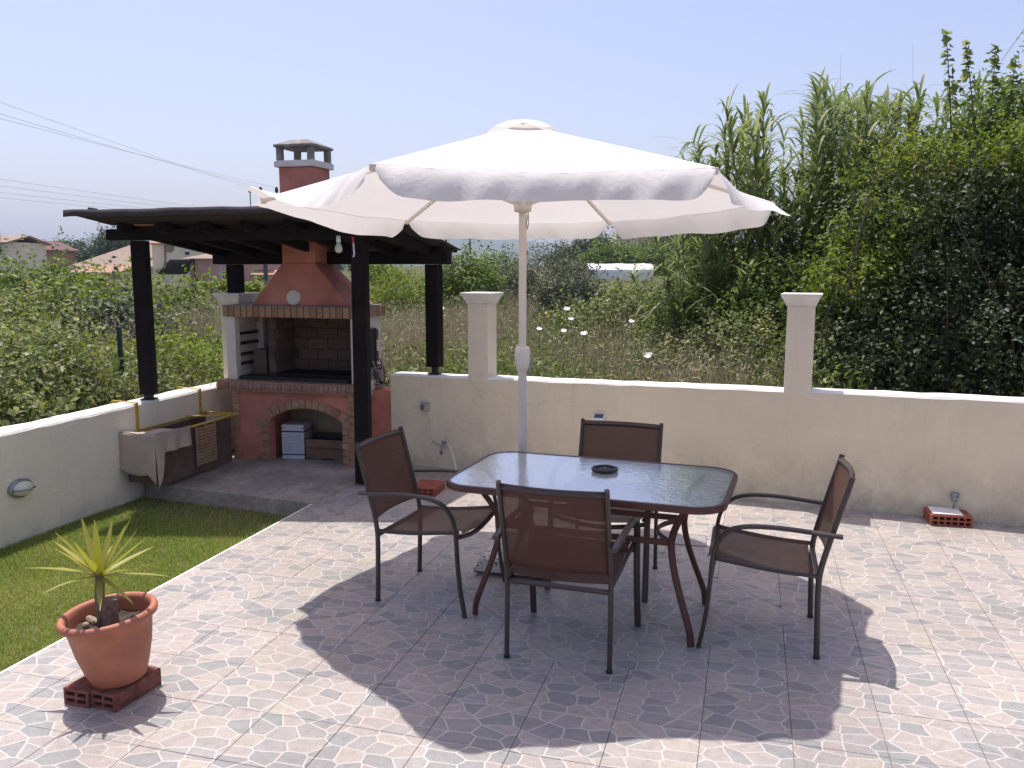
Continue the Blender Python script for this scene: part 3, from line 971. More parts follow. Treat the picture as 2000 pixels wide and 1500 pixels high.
# ---------------------------------------------------------------- pergola
perg = thing('pergola', 'dark timber pergola with sloping boarded roof over the barbecue', 'pergola')
FLc, FRc, RRc, RLc = Vector((-3.255, 6.38, 2.150)), Vector((-1.04, 6.32, 2.195)), Vector((-0.495, 7.46, 1.888)), Vector((-2.78, 8.30, 1.905))
def roof(u, v, dz=0.0):
    return (FLc*(1-u) + FRc*u) * (1-v) + (RLc*(1-u) + RRc*u) * v + Vector((0, 0, dz))
PW = 0.058
def post(name, x, y, z0, z1, rz, lean=(0, 0)):
    m = MB().hexa([(-PW, -PW, z0), (PW, -PW, z0), (PW, PW, z0), (-PW, PW, z0)],
                  [(-PW + lean[0], -PW + lean[1], z1), (PW + lean[0], -PW + lean[1], z1), (PW + lean[0], PW + lean[1], z1), (-PW + lean[0], PW + lean[1], z1)])
    return m.build('post', M['dark_wood'], perg, bevel=0.006, loc=(x, y, 0), rot=(0, 0, rz))
fl = LP + LD * 0.93 + LN * 0.075
p_fl = post('post', fl.x, fl.y, 0.70, 1.955, 0.06)
MB().box(-0.055, -0.055, 0.653, 0.055, 0.055, 0.660).box(-0.03, -0.03, 0.660, 0.03, 0.03, 0.701).build('post_shoe', M['black_metal'], perg, loc=(fl.x, fl.y, 0.004))
p_fr = post('post', -1.200, 6.70, 0.013, 1.955, -0.1, (0.012, 0))
br = on_wall(-2.545, 0.10)
p_br = post('post', br.x, br.y, 0.885, 1.765, WANG)
MB().box(-0.05, -0.05, 0.820, 0.05, 0.05, 0.830).box(-0.022, -0.022, 0.830, 0.022, 0.022, 0.886).build('post_shoe', M['black_metal'], perg, loc=(br.x, br.y, 0.002), rot=(0, 0, WANG))
p_bl = post('post', -2.60, 8.03, 1.500, 1.765, WANG)
MB().bar((fl.x - 0.20, fl.y - 0.10, 1.998), (-1.19 + 0.14, 6.70 - 0.02, 1.998), 0.10, 0.086).build('front_beam', M['dark_wood'], perg, bevel=0.006)
MB().bar(Vector((-2.60, 8.03, 1.822)) - WD * 0.22, Vector((br.x, br.y, 1.822)) + WD * 0.15, 0.10, 0.112).build('rear_beam', M['dark_wood'], perg, bevel=0.006)
for q in range(7):
    u = 0.055 + 0.89 * q / 6
    a, b = roof(u, 0.17, -0.062), roof(u, 0.965, -0.062)
    MB().bar(a, b, 0.055, 0.075).build('rafter', M['dark_wood'], perg, bevel=0.004)
rp = random.Random(9)
NP = 13
for q in range(NP):
    v0, v1 = q / NP + 0.002, (q + 1) / NP - 0.002
    j = rp.uniform(-0.012, 0.012)
    a = [roof(-0.004 + j, v0, -0.022), roof(1.004 + j, v0, -0.022), roof(1.004 + j, v1, -0.022), roof(-0.004 + j, v1, -0.022)]
    MB().hexa(a, [p + Vector((0, 0, 0.021)) for p in a]).build('roof_board', M['dark_board'], perg)
# felt with a wavy, turned-down front edge
rows = []
for i in range(9):
    v = -0.012 + 1.03 * max(0, i - 1) / 7
    row = []
    for j in range(46):
        u = -0.02 + 1.04 * j / 45
        w = 0.004 * math.sin(j * 0.9) + 0.004 * math.sin(j * 0.37 + 1)
        if i == 0:
            row.append(roof(u, -0.016 + 0.3*w, -0.045 + w))
        else:
            row.append(roof(u, v, 0.006 + (0.5*w if i < 3 else 0.15*w)))
    rows.append(row)
MB().grid(rows).build('felt_roofing', M['felt'], perg, thick=0.006, smooth=True)
MB().tube([roof(0.03, 0.04, 0.03), roof(0.055, 0.05, 0.022)], 0.018, 8).build('felt_roll', M['felt'], perg)
MB().box(-0.075, -0.006, -0.012, 0.075, 0.006, 0.012).build('cleat', M['raw_wood'], perg, loc=at(281, 438, fl.y - 0.175))
bulb_p = at(661, 468, 6.62)
bl = thing('light_bulb', 'bare light bulb in a pale holder hanging under the front beam', 'bulb', bulb_p)
MB().lathe([(0.0, 0.03), (0.016, 0.03), (0.018, 0.0), (0.018, -0.022), (0.0, -0.024)], 14).build('holder', M['white_plastic'], bl, smooth=True)
gk = NT('frosted_bulb'); gk.b.inputs['Base Color'].default_value = (0.62, 0.62, 0.52, 1); gk.b.inputs['Roughness'].default_value = 0.15
MB().lathe([(0.0, -0.023), (0.014, -0.026), (0.026, -0.05), (0.031, -0.07), (0.026, -0.09), (0.012, -0.101), (0.0, -0.103)], 18).build('globe', gk.m, bl, smooth=True)
hp = at(689, 470, 6.58)
ht = thing('hanging_tube', 'thin white tube with red top hanging beside the front right post', 'tube', hp)
MB().tube([(0, 0, 0.03), (0.004, 0, -0.02)], 0.010, 8).build('red_top', plain('red_plastic', (0.35, 0.03, 0.03), 0.5), ht)
MB().tube([(0.004, 0, -0.02), (0.008, 0, -0.10), (0.001, 0, -0.125)], 0.006, 8).build('white_tube', M['white_plastic'], ht)

# ---------------------------------------------------------------- trough, hanger, towel and slatted rack on the left wall
def LW(a, off, z): return LP + LD * a - LN * off + Vector((0, 0, z))     # off: into the yard
LROT = math.pi / 2 - LANG
def a_of(px, py, z):
    return (atz(px, py, z) - LP).dot(LD)
A0, A1 = 0.52, 1.50
hg = thing('wall_hanger', 'yellow painted metal frame hooked over the left wall', 'hanger')
for a in (A0 + 0.16, A0 + 0.96):
    MB().bar(LW(a, 0.012, 0.40), LW(a, 0.012, 0.672), 0.022, 0.006, up=LN).bar(LW(a, 0.016, 0.668), LW(a, -0.225, 0.675), 0.022, 0.006).bar(LW(a, -0.225, 0.68), LW(a, -0.225, 0.60), 0.022, 0.006, up=LN).build('hook', M['yellow_paint'], hg)
for nm, P, Q in (('back_rail', LW(A0 - 0.03, 0.014, 0.440), LW(A1 + 0.05, 0.014, 0.440)), ('front_rail', LW(A0, 0.315, 0.440), LW(A1 + 0.03, 0.315, 0.440)),
                 ('end_rail', LW(A0 - 0.03, 0.0, 0.450), LW(A0 - 0.03, 0.33, 0.450)), ('cross_rail', LW(A1 - 0.22, 0.0, 0.452), LW(A1 - 0.02, 0.33, 0.452)),
                 ('end_rail', LW(A1 + 0.03, 0.0, 0.452), LW(A1 + 0.03, 0.36, 0.452))):
    MB().bar(P, Q, 0.024, 0.012).build(nm, M['yellow_paint'], hg)
tr = thing('storage_trough', 'dark brown board trough resting in the yellow hanger by the barbecue', 'trough')
def slabbox(a0, a1, o0, o1, z0, z1):
    return MB().hexa([LW(a0, o1, z0), LW(a1, o1, z0), LW(a1, o0, z0), LW(a0, o0, z0)], [LW(a0, o1, z1), LW(a1, o1, z1), LW(a1, o0, z1), LW(a0, o0, z1)])
slabbox(A0 + 0.012, A1, 0.286, 0.298, 0.03, 0.425).build('front_board', M['darkbrown_board'], tr)
slabbox(A0 + 0.012, A1, 0.03, 0.042, 0.05, 0.425).build('back_board', M['darkbrown_board'], tr)
slabbox(A0, A0 + 0.012, 0.03, 0.298, 0.06, 0.425).build('end_board', M['darkbrown_board'], tr)
slabbox(A0 + 0.012, A1, 0.042, 0.286, 0.20, 0.212).build('floor_board', M['darkbrown_board'], tr)
# towel over the near end: over the top, down the end and a shorter fall on the front
tw = thing('towel', 'beige towel draped over the near end of the brown trough', 'towel')
def cloth(fn, nu, nv):
    return MB().grid([[fn(i / nu, j / nv) for j in range(nv + 1)] for i in range(nu + 1)])
def end_fall(u, v):       # u along the protruding direction, v downwards
    z = 0.462 - v * (0.285 + 0.05 * math.sin(u*3.0) + 0.10 * max(0, u - 0.8) * 5)
    return LW(A0 - 0.045 - 0.010 * math.sin(u*9) * v - 0.006*v, 0.0 + 0.335 * u, z)
cloth(end_fall, 26, 14).build('end_fall', M['cloth_beige'], tw, smooth=True, thick=0.006)
def top_fall(u, v):
    s = v * 0.30
    return LW(A0 - 0.045 + s, 0.335 * u, 0.462 + 0.006*math.sin(u*7 + v*5) - 0.035 * math.sin(v*math.pi/2) * (1 - u))
cloth(top_fall, 20, 10).build('top_fold', M['cloth_beige'], tw, smooth=True, thick=0.006)
def front_fall(u, v):     # u along the trough, v downwards
    L = 0.16 if u > 0.22 else 0.42 - 0.26 * (u / 0.22) ** 1.5
    return LW(A0 - 0.045 + 0.42 * u, 0.335 + 0.012*math.sin(u*16) * v + 0.012 * v, 0.462 - v * L)
cloth(front_fall, 30, 12).build('front_fall', M['cloth_beige'], tw, smooth=True, thick=0.006)
rk = thing('slatted_rack', 'pale wooden slatted rack hanging on the front of the brown trough', 'rack')
for x in (0.0, 0.125, 0.25):
    slabbox(A0 + 0.45 + x, A0 + 0.462 + x, 0.326, 0.338, 0.10, 0.435).build('upright', M['raw_wood'], rk)
for c in range(2):
    for q in range(12):
        z = 0.108 + q * 0.0268
        a = A0 + 0.464 + c * 0.125
        slabbox(a, a + 0.109, 0.330, 0.342 + 0.002 * (q % 2), z, z + 0.019).build('slat', M['raw_wood'], rk)

# bulkhead lamp at the left end of the lawn wall
lm = at(18, 956, 5.62)
la = (lm - LP).dot(LD)
lamp = thing('bulkhead_lamp', 'oval grey bulkhead lamp fixed low on the left wall', 'wall lamp', LW(la, 0.0, 0.262), LROT)
def oval(m, prof, n=28, ax=1.55):
    o = len(m.v)
    for r, d in prof:
        for kx in range(n):
            t = 2*math.pi*kx/n
            m.v.append((ax*r*math.cos(t), -d, r*math.sin(t)))
    for i in range(len(prof) - 1):
        for kx in range(n):
            m.f.append((o+i*n+kx, o+i*n+(kx+1) % n, o+(i+1)*n+(kx+1) % n, o+(i+1)*n+kx))
    m.f.append(tuple(o + (len(prof)-1)*n + kx for kx in range(n)))
    return m
oval(MB(), [(0.062, 0.001), (0.064, 0.02), (0.058, 0.03), (0.050, 0.032)]).build('base_ring', M['grey_metal'], lamp, smooth=True)
oval(MB(), [(0.050, 0.030), (0.047, 0.052), (0.034, 0.072), (0.014, 0.082)]).build('glass_dome', gk.m, lamp, smooth=True)
cg = MB()
cg.tube([(-0.085, -0.028, 0), (-0.06, -0.075, 0), (0, -0.092, 0), (0.06, -0.075, 0), (0.085, -0.028, 0)], 0.006, 6)
cg.build('guard', M['grey_metal'], lamp, smooth=True)

# ---------------------------------------------------------------- fittings on the back wall
def onw(name, label, cat, s, z, off=0.0):
    return thing(name, label, cat, WP + WD * s - WN * off + Vector((0, 0, z)), WANG)
so = onw('socket_box', 'small grey outdoor socket on the cream wall beside the barbecue', 'socket', -2.585, 0.545)
MB().box(-0.034, -0.045, -0.034, 0.034, -0.001, 0.034).build('housing', M['grey_plastic'], so, bevel=0.006)
MB().box(-0.030, -0.0485, -0.020, 0.004, -0.0445, 0.022).build('flap', M['kraft'], so)
MB().box(-0.040, -0.052, 0.034, 0.040, -0.001, 0.040).build('hood', M['grey_plastic'], so)
MB().tube([(0.01, -0.02, -0.034), (0.035, -0.012, -0.06), (0.055, -0.010, -0.12), (0.056, -0.010, -0.27), (0.075, -0.010, -0.30)], 0.0055, 6).build('conduit', M['pillar_cap'], so, smooth=True)
tp = onw('water_tap', 'weathered tap with short pale hose at the foot of the wall', 'tap', -2.40, 0.205)
MB().tube([(-0.10, -0.012, 0.04), (-0.03, -0.02, 0.03), (0.02, -0.03, 0.02)], 0.012, 8).build('pipe', M['pillar_cap'], tp, smooth=True)
MB().tube([(0.0, -0.005, 0.02), (0.0, -0.075, 0.02), (0.0, -0.09, -0.01), (0.0, -0.09, -0.05)], 0.012, 8).build('spout', M['grey_metal'], tp, smooth=True)
MB().tube([(0.05, -0.04, 0.03), (0.08, -0.05, -0.02), (0.12, -0.07, -0.12), (0.16, -0.12, -0.185)], 0.008, 8).build('hose', M['pillar_cap'], tp, smooth=True)
MB().box(-0.02, -0.05, 0.035, 0.02, -0.03, 0.06).build('handle', M['grey_metal'], tp, bevel=0.004)
sl = onw('solar_lamp', 'small white solar lamp on the cream wall above the far chair', 'wall lamp', -1.03, 0.532)
MB().hexa([(-0.040, -0.045, -0.035), (0.040, -0.045, -0.035), (0.040, -0.001, -0.035), (-0.040, -0.001, -0.035)],
          [(-0.046, -0.055, 0.022), (0.046, -0.055, 0.022), (0.046, -0.001, 0.048), (-0.046, -0.001, 0.048)]).build('housing', M['white_plastic'], sl, bevel=0.004)
MB().hexa([(-0.036, -0.050, 0.0265), (0.036, -0.050, 0.0265), (0.036, -0.008, 0.0468), (-0.036, -0.008, 0.0468)],
          [(-0.036, -0.050, 0.0295), (0.036, -0.050, 0.0295), (0.036, -0.008, 0.0498), (-0.036, -0.008, 0.0498)]).build('solar_cell', plain('solar_cell', (0.04, 0.06, 0.14), 0.2), sl)

# ---------------------------------------------------------------- parasol
def fabric_mat(name, col, transl, tcol, rough=0.85):
    k = NT(name)
    p = k.obj()
    nz = k.ramp(k.noise(3.0, 5, 0.6, p).outputs['Fac'], [(0.3, tuple(c*0.95 for c in col)), (0.7, col)])
    k.l(nz.outputs[0], k.b.inputs['Base Color'])
    k.b.inputs['Roughness'].default_value = rough
    k.b.inputs['Specular IOR Level'].default_value = 0.15
    mp = k.n('Mapping'); k.l(p, mp.inputs[0]); mp.inputs['Scale'].default_value = (1.0, 1.0, 0.4)
    bp = k.bump(k.noise(11, 5, 0.6, mp.outputs[0], 1.2).outputs['Fac'], 0.35, 0.022)
    tr = k.n('BsdfTranslucent'); tr.inputs['Color'].default_value = (*tcol, 1)
    mx = k.n('MixShader'); mx.inputs[0].default_value = transl
    k.l(k.b.outputs[0], mx.inputs[1]); k.l(tr.outputs[0], mx.inputs[2])
    k.l(mx.outputs[0], k.out.inputs['Surface'])
    return k.m
M['canvas'] = fabric_mat('cream_canvas', (0.86, 0.82, 0.785), 0.28, (0.89, 0.85, 0.82))

UX, UY = 0.060, 4.82
par = thing('parasol', 'large cream six sided parasol with scalloped valance standing behind the table', 'parasol', (UX, UY, 0))
RIM, ZR, ZT = 1.425, 2.118, 2.528
HROT = 3.8
TILT = Matrix.Translation((0, 0, 2.2)) @ Matrix.Rotation(math.radians(-2.3), 4, 'X') @ Matrix.Translation((0, 0, -2.2))
def hexv(k_, r, z):
    t = math.radians(60 * k_ + HROT)
    return Vector((r * math.cos(t), r * math.sin(t), z))
rngc = random.Random(2)
def canopy_pt(k_, u, v):
    """panel k, u across 0..1, v from the top 0 to the rim 1"""
    a, b = hexv(k_, RIM, 0), hexv(k_ + 1, RIM, 0)
    e = a * (1-u) + b * u
    mid = math.sin(math.pi * u)
    p = e * v * (1 - 0.022 * mid * v)
    z = ZT + (ZR - ZT) * v - 0.030 * mid * v * (1 - 0.2 * v)
    z += 0.004 * math.sin(u * 17 + k_ * 2.1) * v * mid
    return Vector((p.x, p.y, z))
can = MB()
for k_ in range(6):
    rows = []
    for i in range(15):
        v = 0.085 + (1 - 0.085) * i / 14
        rows.append([TILT @ canopy_pt(k_, j / 22, v) for j in range(23)])
    can.grid(rows)
canopy = can.build('canopy', M['canvas'], par, smooth=True)
# valances: one per side, rounded at the ends, flared by the breeze
flare = {0: (0.30, 0.15), 1: (0.10, 0.10), 2: (0.20, 1.35), 3: (1.95, 0.45), 4: (0.30, 0.25), 5: (0.40, 1.05)}
for k_ in range(6):
    rows = []
    a, b = hexv(k_, 1, 0), hexv(k_ + 1, 1, 0)
    nrm = (a + b).normalized()
    L0 = {1: 0.112, 4: 0.148, 0: 0.125, 2: 0.135}.get(k_, 0.145)
    for i in range(12):
        q = i / 11
        row = []
        for j in range(61):
            u = j / 60
            t = min(u, 1 - u)
            cut = 1.0 if t > 0.065 else 0.50 + 0.50 * math.sin(math.pi / 2 * t / 0.065)
            if (k_ == 3 and u < 0.2) or (k_ == 2 and u > 0.8): cut = max(cut, 0.80)
            L = L0 * cut * (1 + 0.07 * math.sin(u * 7.5 + k_ * 1.7) + 0.015 * math.sin(u*23 + k_))
            uu = u + (0.5 - u) * 0.045 * q
            base = canopy_pt(k_, uu, 1.0)
            f1 = (flare[k_][0] * (1-u)**1.3 + flare[k_][1] * (1 - (1-u)**1.3)) * (0.9 + 0.22 * math.sin(u * 4.5 + k_ * 2.3))
            hx = hz_ = 0.0
            for st_ in range(i):                       # hang the cloth step by step: leaves the rim sloping, ends steeper
                qq = (st_ + 0.5) / 11
                f_ = min(max(f1, 0.0) + ((0.92 if k_ == 4 else 0.62) - min(f1, 0.92 if k_ == 4 else 0.62)) * (1 - qq) ** 1.6, 1.95)
                hx += math.sin(f_) * L / 11; hz_ += math.cos(f_) * L / 11
            am = 0.013 if k_ == 4 else 0.008
            rip = am * math.sin(u * 21 + k_ * 3 + 2 * math.sin(u * 6)) * q + am * 0.5 * math.sin(u * 47 + k_ + 3*q) * q
            w = base + nrm * (hx + rip) + Vector((0, 0, -hz_ - 0.0015))
            row.append(TILT @ w)
        rows.append(row)
    MB().grid(rows).build('valance', M['canvas'], canopy, smooth=True)
# vent cap
rows = []
for i in range(8):
    v = 0.0 + i / 7
    row = []
    for j in range(49):
        t = 2 * math.pi * j / 48
        r = 0.188 * v * (1 + 0.05 * math.cos(6*t))
        row.append(TILT @ Vector((r*math.cos(t), r*math.sin(t), 2.548 - 0.040 * v**1.8 - (0.016 + 0.009 * math.cos(6*t)) * max(0, v - 0.7) / 0.3)))
    rows.append(row)
MB().grid(rows).build('vent_cap', M['canvas'], par, smooth=True)
MB().lathe([(0.0, 2.555), (0.014, 2.552), (0.016, 2.545), (0.012, 2.53)], 14).build('finial', M['cream_metal'], par, smooth=True)
for k_ in range(6):
    a = TILT @ (hexv(k_, 0.04, 2.495)); b = TILT @ (hexv(k_, RIM - 0.005, ZR - 0.014))
    rb_ = MB().bar(a, b, 0.016, 0.020).build('rib', M['cream_metal'], par)
    m_ = TILT @ hexv(k_, 0.62, 2.325)
    MB().bar(TILT @ hexv(k_, 0.05, 2.10), m_, 0.014, 0.016).build('strut', M['cream_metal'], rb_)
    MB().box(-0.014, -0.012, -0.016, 0.014, 0.012, 0.014).build('tip', M['cream_metal'], rb_, loc=b, bevel=0.004)
MB().lathe([(0.025, 2.05), (0.046, 2.055), (0.05, 2.075), (0.05, 2.10), (0.036, 2.115), (0.025, 2.12)], 18).build('runner', M['cream_metal'], par, smooth=True)
MB().lathe([(0.022, 2.40), (0.05, 2.405), (0.05, 2.455), (0.0, 2.47)], 18).build('crown_hub', M['cream_metal'], par, smooth=True)
MB().lathe([(0.0245, 0.10), (0.0245, 1.135), (0.0265, 1.14), (0.0265, 1.16), (0.022, 1.165), (0.022, 2.45)], 18).build('pole', M['cream_metal'], par, smooth=True, angle=40)
ck = MB()
prof = [(0.025, 1.155), (0.032, 1.165), (0.042, 1.20), (0.046, 1.25), (0.044, 1.285), (0.036, 1.30), (0.024, 1.302)]
ck.lathe(prof, 18)
crank = ck.build('crank_housing', M['cream_metal'], par, smooth=True)
MB().tube([(0.044, 0.0, 1.26), (0.056, -0.005, 1.235), (0.050, -0.012, 1.18), (0.028, -0.02, 1.15)], 0.006, 6).build('crank_handle', M['grey_metal'], crank, smooth=True)
MB().tube([(0.03, 0.0, 2.05), (0.034, -0.01, 1.99), (0.026, -0.018, 1.955), (0.022, -0.012, 2.0), (0.03, -0.004, 2.045)], 0.003, 5).build('cord', M['grey_plastic'], par, smooth=True)
def terrazzo():
    k = NT('speckled_terrazzo')
    p = k.obj()
    v = k.n('TexVoronoi', feature='F1'); v.inputs['Scale'].default_value = 75; k.l(p, v.inputs['Vector'])
    sp = k.n('SeparateColor'); k.l(v.outputs['Color'], sp.inputs[0])
    r = k.ramp(sp.outputs[0], [(0.0, (0.62, 0.58, 0.52)), (0.5, (0.50, 0.46, 0.41)), (0.72, (0.10, 0.09, 0.085)), (0.9, (0.70, 0.66, 0.6))], 'CONSTANT')
    k.l(r.outputs[0], k.b.inputs['Base Color']); k.b.inputs['Roughness'].default_value = 0.6
    return k.m
ub = thing('terrazzo_weight', 'speckled terrazzo weight holding the parasol on the tiles behind the table', 'weight', (UX, UY, 0.001), -TH)
MB().hexa([(-0.225, -0.225, 0.02), (0.225, -0.225, 0.02), (0.225, 0.225, 0.02), (-0.225, 0.225, 0.02)],
          [(-0.205, -0.205, 0.095), (0.205, -0.205, 0.095), (0.205, 0.205, 0.095), (-0.205, 0.205, 0.095)]).build('stone_block', terrazzo(), ub, bevel=0.010)
MB().lathe([(0.026, 0.095), (0.055, 0.096), (0.055, 0.104), (0.034, 0.108), (0.032, 0.36), (0.0265, 0.362)], 18).build('sleeve', M['cream_metal'], ub, smooth=True, angle=40)
MB().tube([(0.03, 0, 0.33), (0.065, 0, 0.33)], 0.010, 8).build('clamp_knob', M['grey_metal'], ub)
rust = plain('rusty_strap', (0.10, 0.040, 0.025), 0.85, 0.4, 20)
for s_ in (-1, 1):
    MB().box(-0.24, s_*0.15 - 0.025, 0.0, 0.24, s_*0.15 + 0.025, 0.0195).build('foot_strap', rust, ub)

# ---------------------------------------------------------------- table
TANG = math.radians(-19.8)
TZ = 0.705
tab = thing('garden_table', 'brown framed glass garden table with rounded corners and curved legs', 'table', (0.412, 4.175, 0), TANG)
HX, HY, CR = 0.685, 0.410, 0.155
def rrect(hx, hy, r, n=10):
    pts = []
    for cx, cy, a0 in ((hx-r, hy-r, 0), (-hx+r, hy-r, 90), (-hx+r, -hy+r, 180), (hx-r, -hy+r, 270)):
        for i in range(n + 1):
            t = math.radians(a0 + 90 * i / n)
            pts.append((cx + r*math.cos(t), cy + r*math.sin(t)))
    return pts
def ring(prof, mat, name, parent):
    m = MB()
    loops = [[(x, y, z) for x, y in rrect(HX - ins, HY - ins, CR - ins)] for ins, z in prof]
    n = len(loops[0])
    for lp_ in loops: m.v += lp_
    for i in range(len(prof) - 1):
        for j in range(n):
            m.f.append((i*n+j, i*n+(j+1) % n, (i+1)*n+(j+1) % n, (i+1)*n+j))
    for j in range(n):
        m.f.append(((len(prof)-1)*n+j, (len(prof)-1)*n+(j+1) % n, (j+1) % n, j))
    return m.build(name, mat, parent, smooth=True, angle=50)
M['table_brown'] = plain('red_brown_powder_coat', (0.085, 0.030, 0.020), 0.4, 0.15, 12, 0.1, 220)
ring([(0.0, TZ - 0.030), (0.0, TZ - 0.006), (0.004, TZ + 0.001), (0.020, TZ + 0.001), (0.024, TZ - 0.004), (0.024, TZ - 0.030)], M['table_brown'], 'rim', tab)
def glass_mat():
    k = NT('rippled_glass')
    k.t.nodes.remove(k.b)
    p = k.obj()
    mp = k.n('Mapping'); k.l(p, mp.inputs[0]); mp.inputs['Scale'].default_value = (1.0, 1.0, 1.0)
    h = k.noise(34, 3, 0.5, mp.outputs[0], 0.5)
    bp = k.n('Bump'); bp.inputs['Strength'].default_value = 0.22; bp.inputs['Distance'].default_value = 0.010
    k.l(h.outputs['Fac'], bp.inputs['Height'])
    gl = k.n('BsdfGlossy'); gl.inputs['Roughness'].default_value = 0.09; gl.inputs['Color'].default_value = (0.95, 0.97, 1.0, 1)
    k.l(bp.outputs[0], gl.inputs['Normal'])
    rf = k.n('BsdfRefraction'); rf.inputs['Roughness'].default_value = 0.12; rf.inputs['IOR'].default_value = 1.06; rf.inputs['Color'].default_value = (0.80, 0.87, 0.88, 1)
    k.l(bp.outputs[0], rf.inputs['Normal'])
    tr = k.n('BsdfTransparent'); tr.inputs['Color'].default_value = (0.80, 0.87, 0.88, 1)
    m1 = k.n('MixShader'); m1.inputs[0].default_value = 0.25
    k.l(rf.outputs[0], m1.inputs[1]); k.l(tr.outputs[0], m1.inputs[2])
    fr = k.n('Fresnel'); fr.inputs['IOR'].default_value = 2.6
    k.l(bp.outputs[0], fr.inputs['Normal'])
    m2 = k.n('MixShader')
    ad = k.n('Math', operation='MULTIPLY_ADD'); ad.use_clamp = True
    k.l(fr.outputs[0], ad.inputs[0]); ad.inputs[1].default_value = 1.7; ad.inputs[2].default_value = 0.26
    k.l(ad.outputs[0], m2.inputs[0]); k.l(m1.outputs[0], m2.inputs[1]); k.l(gl.outputs[0], m2.inputs[2])
    df = k.n('BsdfDiffuse'); df.inputs['Color'].default_value = (0.80, 0.86, 0.93, 1)
    tl = k.n('BsdfTranslucent'); tl.inputs['Color'].default_value = (0.80, 0.86, 0.93, 1)
    m3 = k.n('MixShader'); m3.inputs[0].default_value = 0.5; k.l(df.outputs[0], m3.inputs[1]); k.l(tl.outputs[0], m3.inputs[2])
    m4 = k.n('MixShader'); m4.inputs[0].default_value = 0.34; k.l(m2.outputs[0], m4.inputs[1]); k.l(m3.outputs[0], m4.inputs[2])
    k.l(m4.outputs[0], k.out.inputs['Surface'])
    return k.m
pane = MB()
lp_ = rrect(HX - 0.0205, HY - 0.0205, CR - 0.0205)
pane.v = [(x, y, TZ - 0.0015) for x, y in lp_]
pane.f = [tuple(range(len(lp_)))]
pane.build('glass_top', glass_mat(), tab)
for sx in (-1, 1):
    for sy in (-1, 1):
        pts = []
        key = [(0.515, 0.285, TZ - 0.03), (0.500, 0.262, 0.645), (0.455, 0.225, 0.565), (0.430, 0.205, 0.485), (0.432, 0.205, 0.42), (0.455, 0.222, 0.31), (0.500, 0.248, 0.175), (0.530, 0.262, 0.09), (0.540, 0.265, 0.045), (0.542, 0.265, 0.0)]
        for i in range(len(key) - 1):
            for t in (0, 0.5):
                a, b = Vector(key[i]), Vector(key[i+1])
                pts.append(a.lerp(b, t))
        pts.append(Vector(key[-1]))
        pts = [pts[0]] + [(pts[i-1] + pts[i]*2 + pts[i+1]) / 4 for i in range(1, len(pts)-1)] + [pts[-1]]
        MB().tube([(p.x*sx, p.y*sy, p.z) for p in pts], 0.0185, 10, flat=(1.0, 0.72)).build('leg', M['table_brown'], tab, smooth=True, angle=60)
for sy in (-1, 1):
    MB().bar((-0.43, 0.205*sy, 0.468), (0.43, 0.205*sy, 0.468), 0.014, 0.030).build('stretcher', M['table_brown'], tab, bevel=0.003)
for sx in (-1, 1):
    pts = [(0.432*sx - 0.10*sx*math.sin(math.pi*i/10), 0.205 - 0.41*i/10, 0.468) for i in range(11)]
    MB().tube(pts, 0.013, 8, flat=(0.6, 1.1)).build('stretcher', M['table_brown'], tab, smooth=True)
MB().lathe([(0.024, TZ + 0.0005), (0.040, TZ + 0.001), (0.040, TZ - 0.012), (0.024, TZ - 0.012)], 24).build('pole_collar', M['table_brown'], tab, loc=(0.03, 0.115, 0))
dk = thing('parasol_plug', 'black spoked plastic disc lying in the middle of the glass table top', 'disc', Vector((0.412, 4.175, TZ + 0.0012)) + Vector((math.cos(TANG)*0.03 - math.sin(TANG)*0.115, math.sin(TANG)*0.03 + math.cos(TANG)*0.115, 0)), 0.2)
MB().lathe([(0.060, 0.0), (0.068, 0.004), (0.070, 0.012), (0.066, 0.019), (0.058, 0.020), (0.054, 0.014), (0.054, 0.0), (0.060, 0.0)], 40).build('rim', M['black_plastic'], dk, smooth=True)
MB().lathe([(0.0, 0.016), (0.016, 0.016), (0.019, 0.012), (0.019, 0.0), (0.0, 0.0)], 20).build('hub', M['black_plastic'], dk, smooth=True, angle=40)
for q in range(10):
    t = 2*math.pi*q/10
    MB().bar((0.018*math.cos(t), 0.018*math.sin(t), 0.008), (0.056*math.cos(t), 0.056*math.sin(t), 0.008), 0.008, 0.010).build('spoke', M['black_plastic'], dk)
MB().lathe([(0.0, 0.001), (0.055, 0.001), (0.055, 0.003), (0.0, 0.003)], 30).build('backing', M['grey_plastic'], dk)

# ---------------------------------------------------------------- chairs
def sling_mat():
    k = NT('brown_mesh_sling')
    p = k.obj()
    wv = k.n('TexWave', wave_type='BANDS', bands_direction='X'); wv.inputs['Scale'].default_value = 160; k.l(p, wv.inputs['Vector'])
    r = k.ramp(wv.outputs['Fac'], [(0.2, (0.125, 0.060, 0.043)), (0.8, (0.165, 0.084, 0.060))])
    blot = k.ramp(k.noise(5, 5, 0.6, p).outputs['Fac'], [(0.3, 0.9), (0.7, 1.1)])
    k.l(k.mix(1.0, r.outputs[0], blot.outputs[0], 'MULTIPLY'), k.b.inputs['Base Color'])
    k.b.inputs['Roughness'].default_value = 0.6
    k.b.inputs['Specular IOR Level'].default_value = 0.3
    tr = k.n('BsdfTransparent')
    mx = k.n('MixShader'); mx.inputs[0].default_value = 0.31
    k.l(k.b.outputs[0], mx.inputs[1]); k.l(tr.outputs[0], mx.inputs[2])
    tl = k.n('BsdfTranslucent'); tl.inputs['Color'].default_value = (0.20, 0.10, 0.075, 1)
    m2 = k.n('MixShader'); m2.inputs[0].default_value = 0.22
    k.l(mx.outputs[0], m2.inputs[1]); k.l(tl.outputs[0], m2.inputs[2])
    k.l(m2.outputs[0], k.out.inputs['Surface'])
    return k.m
M['sling'] = sling_mat()
